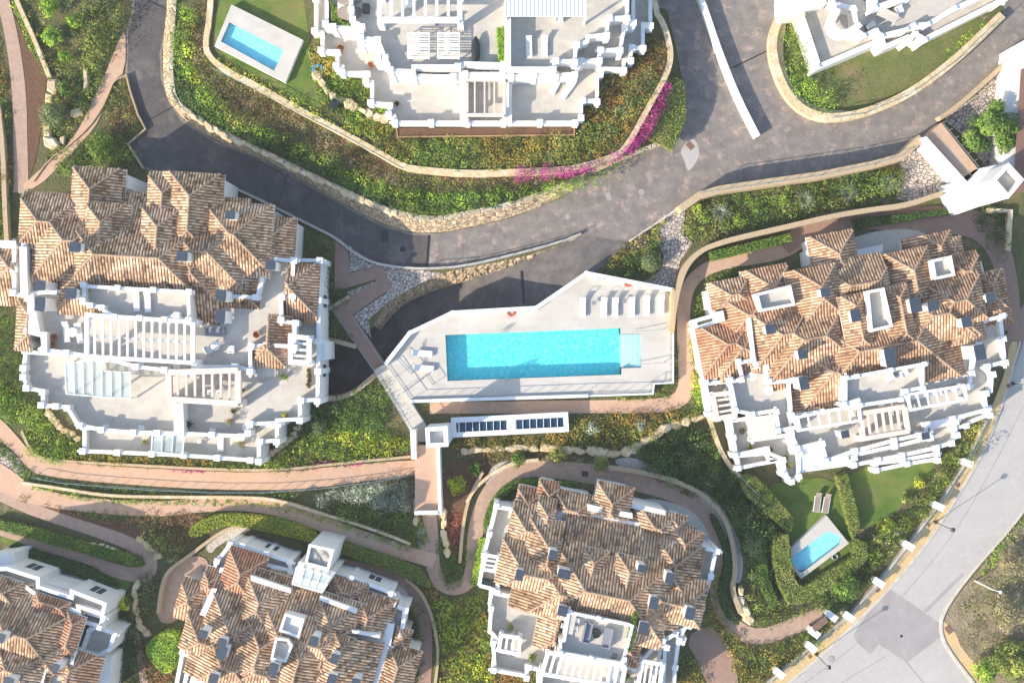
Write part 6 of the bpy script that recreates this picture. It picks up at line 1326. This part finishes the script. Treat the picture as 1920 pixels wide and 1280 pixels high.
def potted(px, py, r, z, pal, label):
    z = lift(px, py, z); R = r*(H-z)/F; x, y, _ = P(px, py, z+.9); t = thing('potted_plant', label, 'potted plant', (x, y, z), 'potted plants on the terraces')
    v, f = [], []; lathe(v, f, [(.16, 0), (.26, .3), (.28, .42), (.22, .42)], x, y, z, 14); mesh('pot', v, f, M['terracotta'], t)
    V, Fq, C = crown((x, y, z+.45), R, R*1.1, pal, 12, 26, .08, .45); mesh('foliage', V, Fq, M['leaf'], t, col=C)
for a in [(429,790,10,2.0,'sage','round grey green potted bush beside the right agave'),(451,833,10,.9,'sage','round grey potted bush on the lowest terrace of the left building'),(272,808,6,.9,'olive','small potted plant left of the lower glass roof, the upper one'),(268,830,6,.9,'olive','small potted plant left of the lower glass roof, the lower one'),
    (452,733,6,2.0,'olive','small potted bush right of the beige pergola'),(531,707,10,2.0,'green','green potted bush on the right middle terrace of the left building'),(533,779,8,2.0,'yellow','yellow green potted plant at the lower right corner of the left building'),(480,798,8,2.0,'olive','olive potted plant on the narrow lower right terrace'),
    (578,694,5,2.0,'dark','topmost of four small bushes on the right edge of the left building'),(578,704,5,2.0,'dark','second from top of four small bushes on the left building'),(578,713,5,2.0,'dark','third from top of four small bushes on the left building'),(577,723,5,2.0,'dark','lowest of four small bushes on the right edge of the left building'),
    (958,1177,11,2.0,'sage','grey potted bush on the left terrace of the lower right building'),(1000,1232,11,2.0,'green','green potted bush left of the long white pergola'),(1060,1217,10,5.0,'sage','potted olive at the left corner of the sunny roof terrace'),(1150,1232,11,5.0,'sage','potted olive at the right corner of the sunny roof terrace'),
    (1177,1270,8,2.0,'green','green potted bush right of the long white pergola'),(1393,808,8,2.1,'dark','dark green potted plant beside the flat beige canopy'),(1408,838,5,2.1,'green','small potted plant on the corner below the beige canopy'),(1447,843,5,2.1,'green','small potted plant above the step of the lower left parapet'),
    (1475,858,6,2.1,'green','potted plant left of the white canopy of the right building'),(1483,873,5,2.1,'yellow','small yellow potted plant left of the white canopy'),(1560,42,6,2.4,'bright','small plant inside the curved parapet of the top right building')]: potted(*a)
# building B
place('daybed', 786, 90, 7.0, 0, 'left of two white slatted daybeds on the top building'); place('daybed', 842, 90, 7.0, 0, 'right of two white slatted daybeds on the top building')
x, y, _ = P(892, 94, 7.6); t = thing('covered_board', 'long dark covered board on stands right of the slatted daybeds', 'covered board', (x, y, 7.0))
v, f = [], []; n = 12; k = 10
for i in range(n+1):
    u = i/n; wd = .52*(1-abs(2*u-1)**3.2)+.06; yy = y+1.45-2.9*u
    for j in range(k): a = 2*math.pi*j/k; v.append((x+wd*math.cos(a)*.8, yy, 7.55+.18*math.sin(a)))
for i in range(n):
    for j in range(k): f.append((i*k+j, i*k+(j+1) % k, (i+1)*k+(j+1) % k, (i+1)*k+j))
f.append(tuple(range(k))); f.append(tuple(n*k+j for j in range(k))[::-1]); mesh('cover', v, f, M['metal'], t, smooth=True)
for dy in (-.8, .8): v, f = [], []; box(v, f, x, y+dy, 7.0, 7.45, .7, .12); mesh('stand', v, f, M['rail'], t)
def planter_hedge(pts, z, h, pal, label):
    t = hedge('planter_hedge', pts, z, h, pal, label); return t
planter_hedge([(932,52),(946,52),(947,118),(936,118)], 7.0, 1.1, 'bright', 'narrow green hedge in a planter left of the white dividing wall'); planter_hedge([(1188,1146),(1196,1148),(1184,1220),(1174,1218)], 5.9+DZ['D'], .8, 'green', 'narrow green hedge along the right side of the sunny roof terrace')
hedge('planter_hedge', [(620,0),(635,20),(640,42),(672,44),(674,50),(640,50),(622,40)], 6.0, .7, 'green', 'green planting round the covered hot tub of the top building')
t = thing('hot_tub', 'square hot tub with a folded taupe cover on the top building', 'hot tub', P(655, 16, 5.7)); q = chaikin([(633,-12),(678,-12),(678,36),(633,36)], 2)
slab('tub', q, 6.9, M['white'], t, thick=1.2); slab('cover', chaikin([(632,-13),(679,-13),(679,10),(632,10)], 2), 7.05, M['taupe'], t, thick=.14); slab('cover', chaikin([(632,11),(679,11),(679,37),(632,37)], 2), 7.05, M['taupe'], t, thick=.14)
def boxy(name, px, py, z, w_, d_, h_, m, label, cat, rz=0, lid=None):
    z = lift(px, py, z); x, y, _ = P(px, py, z+h_); t = thing(name, label, cat, (x, y, z)); v, f = [], []; box(v, f, x, y, z, z+h_*.88, w_*.94, d_*.94, rad(rz)); mesh('body', v, f, M[m], t)
    v, f = [], []; box(v, f, x, y, z+h_*.885, z+h_, w_, d_, rad(rz)); box(v, f, x, y+d_*.35, z+h_, z+h_+.05, w_*.5, .05, rad(rz)); mesh('lid', v, f, M[lid or m], t); return t
boxy('storage_box', 686, 15, 7.0, .75, .9, .7, 'metal', 'dark square storage box beside the covered hot tub', 'box')
boxy('cart', 626, 195, T2, .9, 1.0, .8, 'metal', 'dark garden cart left behind beside the rocks below the lawn pool', 'cart', -35)
boxy('grill', 913, 1092, 2.0, 1.3, .6, .9, 'metal', 'black grill on the left terrace of the lower right building', 'grill', -12)
boxy('grill', 1634, 46, 3.4, .9, .7, .9, 'grey_fabric', 'grey grill on the terrace of the top right building', 'grill', 25, 'rail')
boxy('bench_box', 1181, 5, 3.7, .8, 1.0, .6, 'red_plastic', 'small orange red box at the right edge of the top building', 'box')
place('dining_table', 1660, 32, 3.4, 65, 'pale wooden table on the terrace of the top right building'); place('armchair', 1683, 22, 3.4, 25, 'white armchair beside the table on the top right building')
place('sun_lounger', 992, 92, 7.0, 2, 'mauve lounger, left of the pair under the white louvred canopy'); place('sun_lounger', 1021, 91, 7.0, 0, 'beige lounger, right of the pair under the white louvred canopy')
place('sun_lounger', 1041, 163, 3.7, -28, 'left of two tilted loungers on the lower right terrace of the top building'); place('sun_lounger', 1063, 172, 3.7, -36, 'right of two tilted loungers on the lower right terrace of the top building'); place('side_table', 1057, 156, 3.7, 0, 'small round table between the two tilted loungers')
place('sofa', 835, 45, 7.0, 0, 'pale sofa at the lower right corner of the pergola on the top building'); place('round_table', 770, 10, 7.0, 0, 'round table under the white pergola of the top building')
place('armchair', 1048, 38, 7.0, 0, 'pale armchair below the white louvred canopy')
# building C, D
for x, y, l in [(1408,705,'round white table in the upper corner of the lower left roof terrace'),(1437,706,'round white table beside the tiled roof on the lower left roof terrace'),(1438,731,'round white table below the other two on the lower left roof terrace')]: place('round_table', x, y, 3.5, 0, l)
for x, y, r, l in [(1664,706,-60,'left white armchair on the recessed upper terrace of the right building'),(1693,700,30,'right white armchair on the recessed upper terrace of the right building')]: place('armchair', x, y, 5.4, r, l)
place('side_table', 1679, 703, 5.4, 0, 'small round table between two armchairs on the recessed upper terrace')
place('dining_table', 1068, 1164, 5.9, -12, 'long pale dining table on the sunny roof terrace')
for i, (x, y, r, l) in enumerate([(1058,1155,90,'upper left chair of the long roof terrace table'),(1056,1170,90,'lower left chair of the long roof terrace table'),(1081,1160,-90,'upper right chair of the long roof terrace table'),(1078,1174,-90,'lower right chair of the long roof terrace table')]): place('chair', x, y, 5.9, r-12, l)
place('sofa', 1102, 1184, 5.9, 78, 'blue grey sofa left of the dark round table on the sunny roof terrace'); place('sofa', 1137, 1193, 5.9, -102, 'blue grey sofa right of the dark round table on the sunny roof terrace')
x, y, _ = P(1118, 1187, 6.3+DZ['D']); v, f = [], []; lathe(v, f, [(.42, 0), (.50, .1), (.50, .34), (.44, .38), (.40, .30)], x, y, 5.9+DZ['D'], 20); tag(mesh('fire_table', v, f, M['metal'], smooth=False), 'dark round fire table between the two sofas', 'table')
# lower lawn
place('taupe_lounger', 1531, 941, .06, -8, 'left lounger of the pair on the lawn above the plunge pool', 'loungers on the small lawn'); place('taupe_lounger', 1548, 943, .06, -10, 'right lounger of the pair on the lawn above the plunge pool', 'loungers on the small lawn')
# ------------------------------------------------------------ street furniture
place('street_lamp', 1753.6, 978.6, .15, 45, 'dark street lamp standing on the ochre sidewalk above the grey road patch'); place('street_lamp', 1530.4, 1226, .15, 45, 'dark street lamp on the sidewalk near the bottom of the photo'); place('street_lamp', 1899, 719, .15, 45, 'dark street lamp at the right edge beside the street')
x, y, _ = P(1828, 1088, 0); t = thing('street_lamp', 'white street lamp with an arm over the scrub across the street', 'street lamp', (x, y, 0)); v, f = [], []; lathe(v, f, [(.10, 0), (.06, 4.2)], x, y, 0, 10); mesh('pole', v, f, M['trim'], t); v, f = [], []; beam(v, f, (x, y, 4.2), (x+.7, y-.2, 4.3), .07, .07); mesh('arm', v, f, M['trim'], t); v, f = [], []; lathe(v, f, [(.14, 0), (.2, .08), (.1, .16)], x+.85, y-.24, 4.25, 10); mesh('lamp_head', v, f, M['trim'], t)
t = thing('street_wall', 'low street wall with white flat topped piers and a thin rail along the ochre sidewalk', 'wall', P(1650, 1092, 0))
wl = [(1440,1280),(1462,1262),(1521,1213),(1560,1180),(1592,1155),(1648,1092),(1702,1024),(1758,950),(1812,868),(1850,790)]
wall_line('base', wl, 0, .7, .22, 'kerb', t); railing('railing', wl, .7, .7, t)
for (x, y), a in zip([(1461,1262),(1521,1213),(1527,1186),(1560,1155),(1592,1156),(1648,1092),(1704,1023),(1760,949),(1814,868)], [35,38,38,38,40,42,45,50,55]):
    p = P(x, y, 1.5); v, f = [], []; box(v, f, p[0], p[1], 0, 1.42, 1.0, .55, rad(a-75)); box(v, f, p[0], p[1], 1.42, 1.52, 1.3, .75, rad(a-75)); mesh('pier', v, f, M['trim'], t)
t = thing('gate', 'dark brown slatted gate roof between two white piers beside the street', 'gate', P(1543, 1170, 0)); v, f = [], []
for k in range(6): beam(v, f, Vector(P(1530+k*4.2, 1183-k*3.2, 2.2)), Vector(P(1524+k*4.2, 1172-k*3.2, 2.2)), .28, .06)
mesh('slat', v, f, M['rust'], t); v, f = [], []
for q in ((1527,1180),(1553,1160)): p = P(*q, 2.1); box(v, f, p[0], p[1], 0, 2.12, .12, .12)
mesh('post', v, f, M['metal'], t)
# thin railings that throw long shadows over the paths and roads
def rl(pts, z, label): o = railing('railing', pts, z, 1.0, None, label, 'railing'); o['kind'] = 'thing'
rl([(66,893),(120,903),(200,910),(300,917),(400,921),(500,921),(600,914),(700,902),(776,888)], 0, 'thin dark railing along the lower edge of the long pink path')
rl([(1315,362),(1440,344),(1540,329),(1640,308),(1690,292)], 2.3, 'thin railing on top of the tan wall right of the junction')
rl([(800,506),(870,501),(960,480),(1050,456),(1086,441)], .1, 'thin railing between the main road and the sunken road')
rl([(1560,222),(1620,214),(1700,180),(1790,115),(1870,38)], .9, 'thin railing on the cream wall of the half-round lawn')
rl([(402,132),(480,168),(560,212),(640,252),(700,286),(755,316)], T2+.2, 'thin railing along the cream wall below the lawn pool')
rl([(1345,840),(1365,872),(1390,897),(1420,927)], .9, 'thin railing on the cream wall left of the sage hedge')
# covers and drains in the roads
def plate(px, py, z, w_, h_, a, label, m='rust', name='manhole_cover', n=0):
    x, y, _ = P(px, py, z); v, f = [], []
    if n: lathe(v, f, [(w_/2, -.02), (w_/2, .012)], x, y, z, n)
    else: box(v, f, x, y, z-.02, z+.012, w_, h_, rad(a)); 
    tag(mesh(name, v, f, M[m]), label, 'manhole cover')
plate(721, 443, .03, .85, 1.4, 0, 'dark rectangular cover in the shaded bend of the main road', 'metal'); plate(755, 467, .03, .7, .7, 0, 'left of two round covers before the drain in the main road', 'metal', n=16); plate(776, 477, .03, .6, .6, 0, 'right of two round covers before the drain in the main road', 'metal', n=16)
plate(1141, 368, .03, .6, .9, 20, 'faint dark square cover in the middle of the main road', 'street_patch'); plate(1064, 406, .03, .5, .6, 20, 'faint dark cover above the wedge wall tip', 'street_patch'); plate(1203, 360, .03, .7, .7, 0, 'round cover ring in the main road left of the junction', 'street_patch', n=20)
plate(1796, 908, .15, .55, .55, 0, 'round dark cover in the ochre sidewalk', 'rust', n=14); plate(1741, 983, .15, .35, .4, 30, 'small square cover beside the street lamp', 'rust'); plate(1646, 1106, .15, .5, .4, 30, 'brown cover in the sidewalk beside the grey patch', 'rust'); plate(1558, 1235, .04, .7, .7, 0, 'round cover in the pale street near the bottom lamp', 'street_patch', n=16); plate(1519, 1230, .15, .4, .4, 40, 'small brown cover in the sidewalk by the bottom lamp', 'rust'); plate(1097, 888, .07, .7, .6, -10, 'dark square cover in the winding path', 'metal'); plate(1690, 1192, .04, .3, .3, 0, 'tiny round cover in the dark road patch', 'metal', n=10); plate(1779, 1180, .08, .6, .9, 35, 'brown cover in the corner path beyond the street', 'rust'); plate(1891, 723, .15, .4, .4, 20, 'small grid cover beside the right edge lamp', 'rust')
# ------------------------------------------------------------ the hazy air
v, f = [], []; box(v, f, 0, 0, -5.2, H+3, 300, 260); hz_ = mesh('haze', v, f, [], None); tag(hz_, 'thin pale haze filling the air over the whole estate', None, None, 'stuff')
m = bpy.data.materials.new('haze'); m.use_nodes = True; N = m.node_tree.nodes; N.remove(N['Principled BSDF']); pv = N.new('ShaderNodeVolumePrincipled')
pv.inputs['Color'].default_value = (.95, .96, 1, 1); pv.inputs['Density'].default_value = .0002; pv.inputs['Anisotropy'].default_value = 0
m.node_tree.links.new(pv.outputs[0], N['Material Output'].inputs['Volume']); hz_.data.materials.append(m)
for k_, b_ in list(protos.items()):
    if k_ not in used:
        for c_ in list(b_.children): bpy.data.objects.remove(c_, do_unlink=True)
        bpy.data.objects.remove(b_, do_unlink=True)
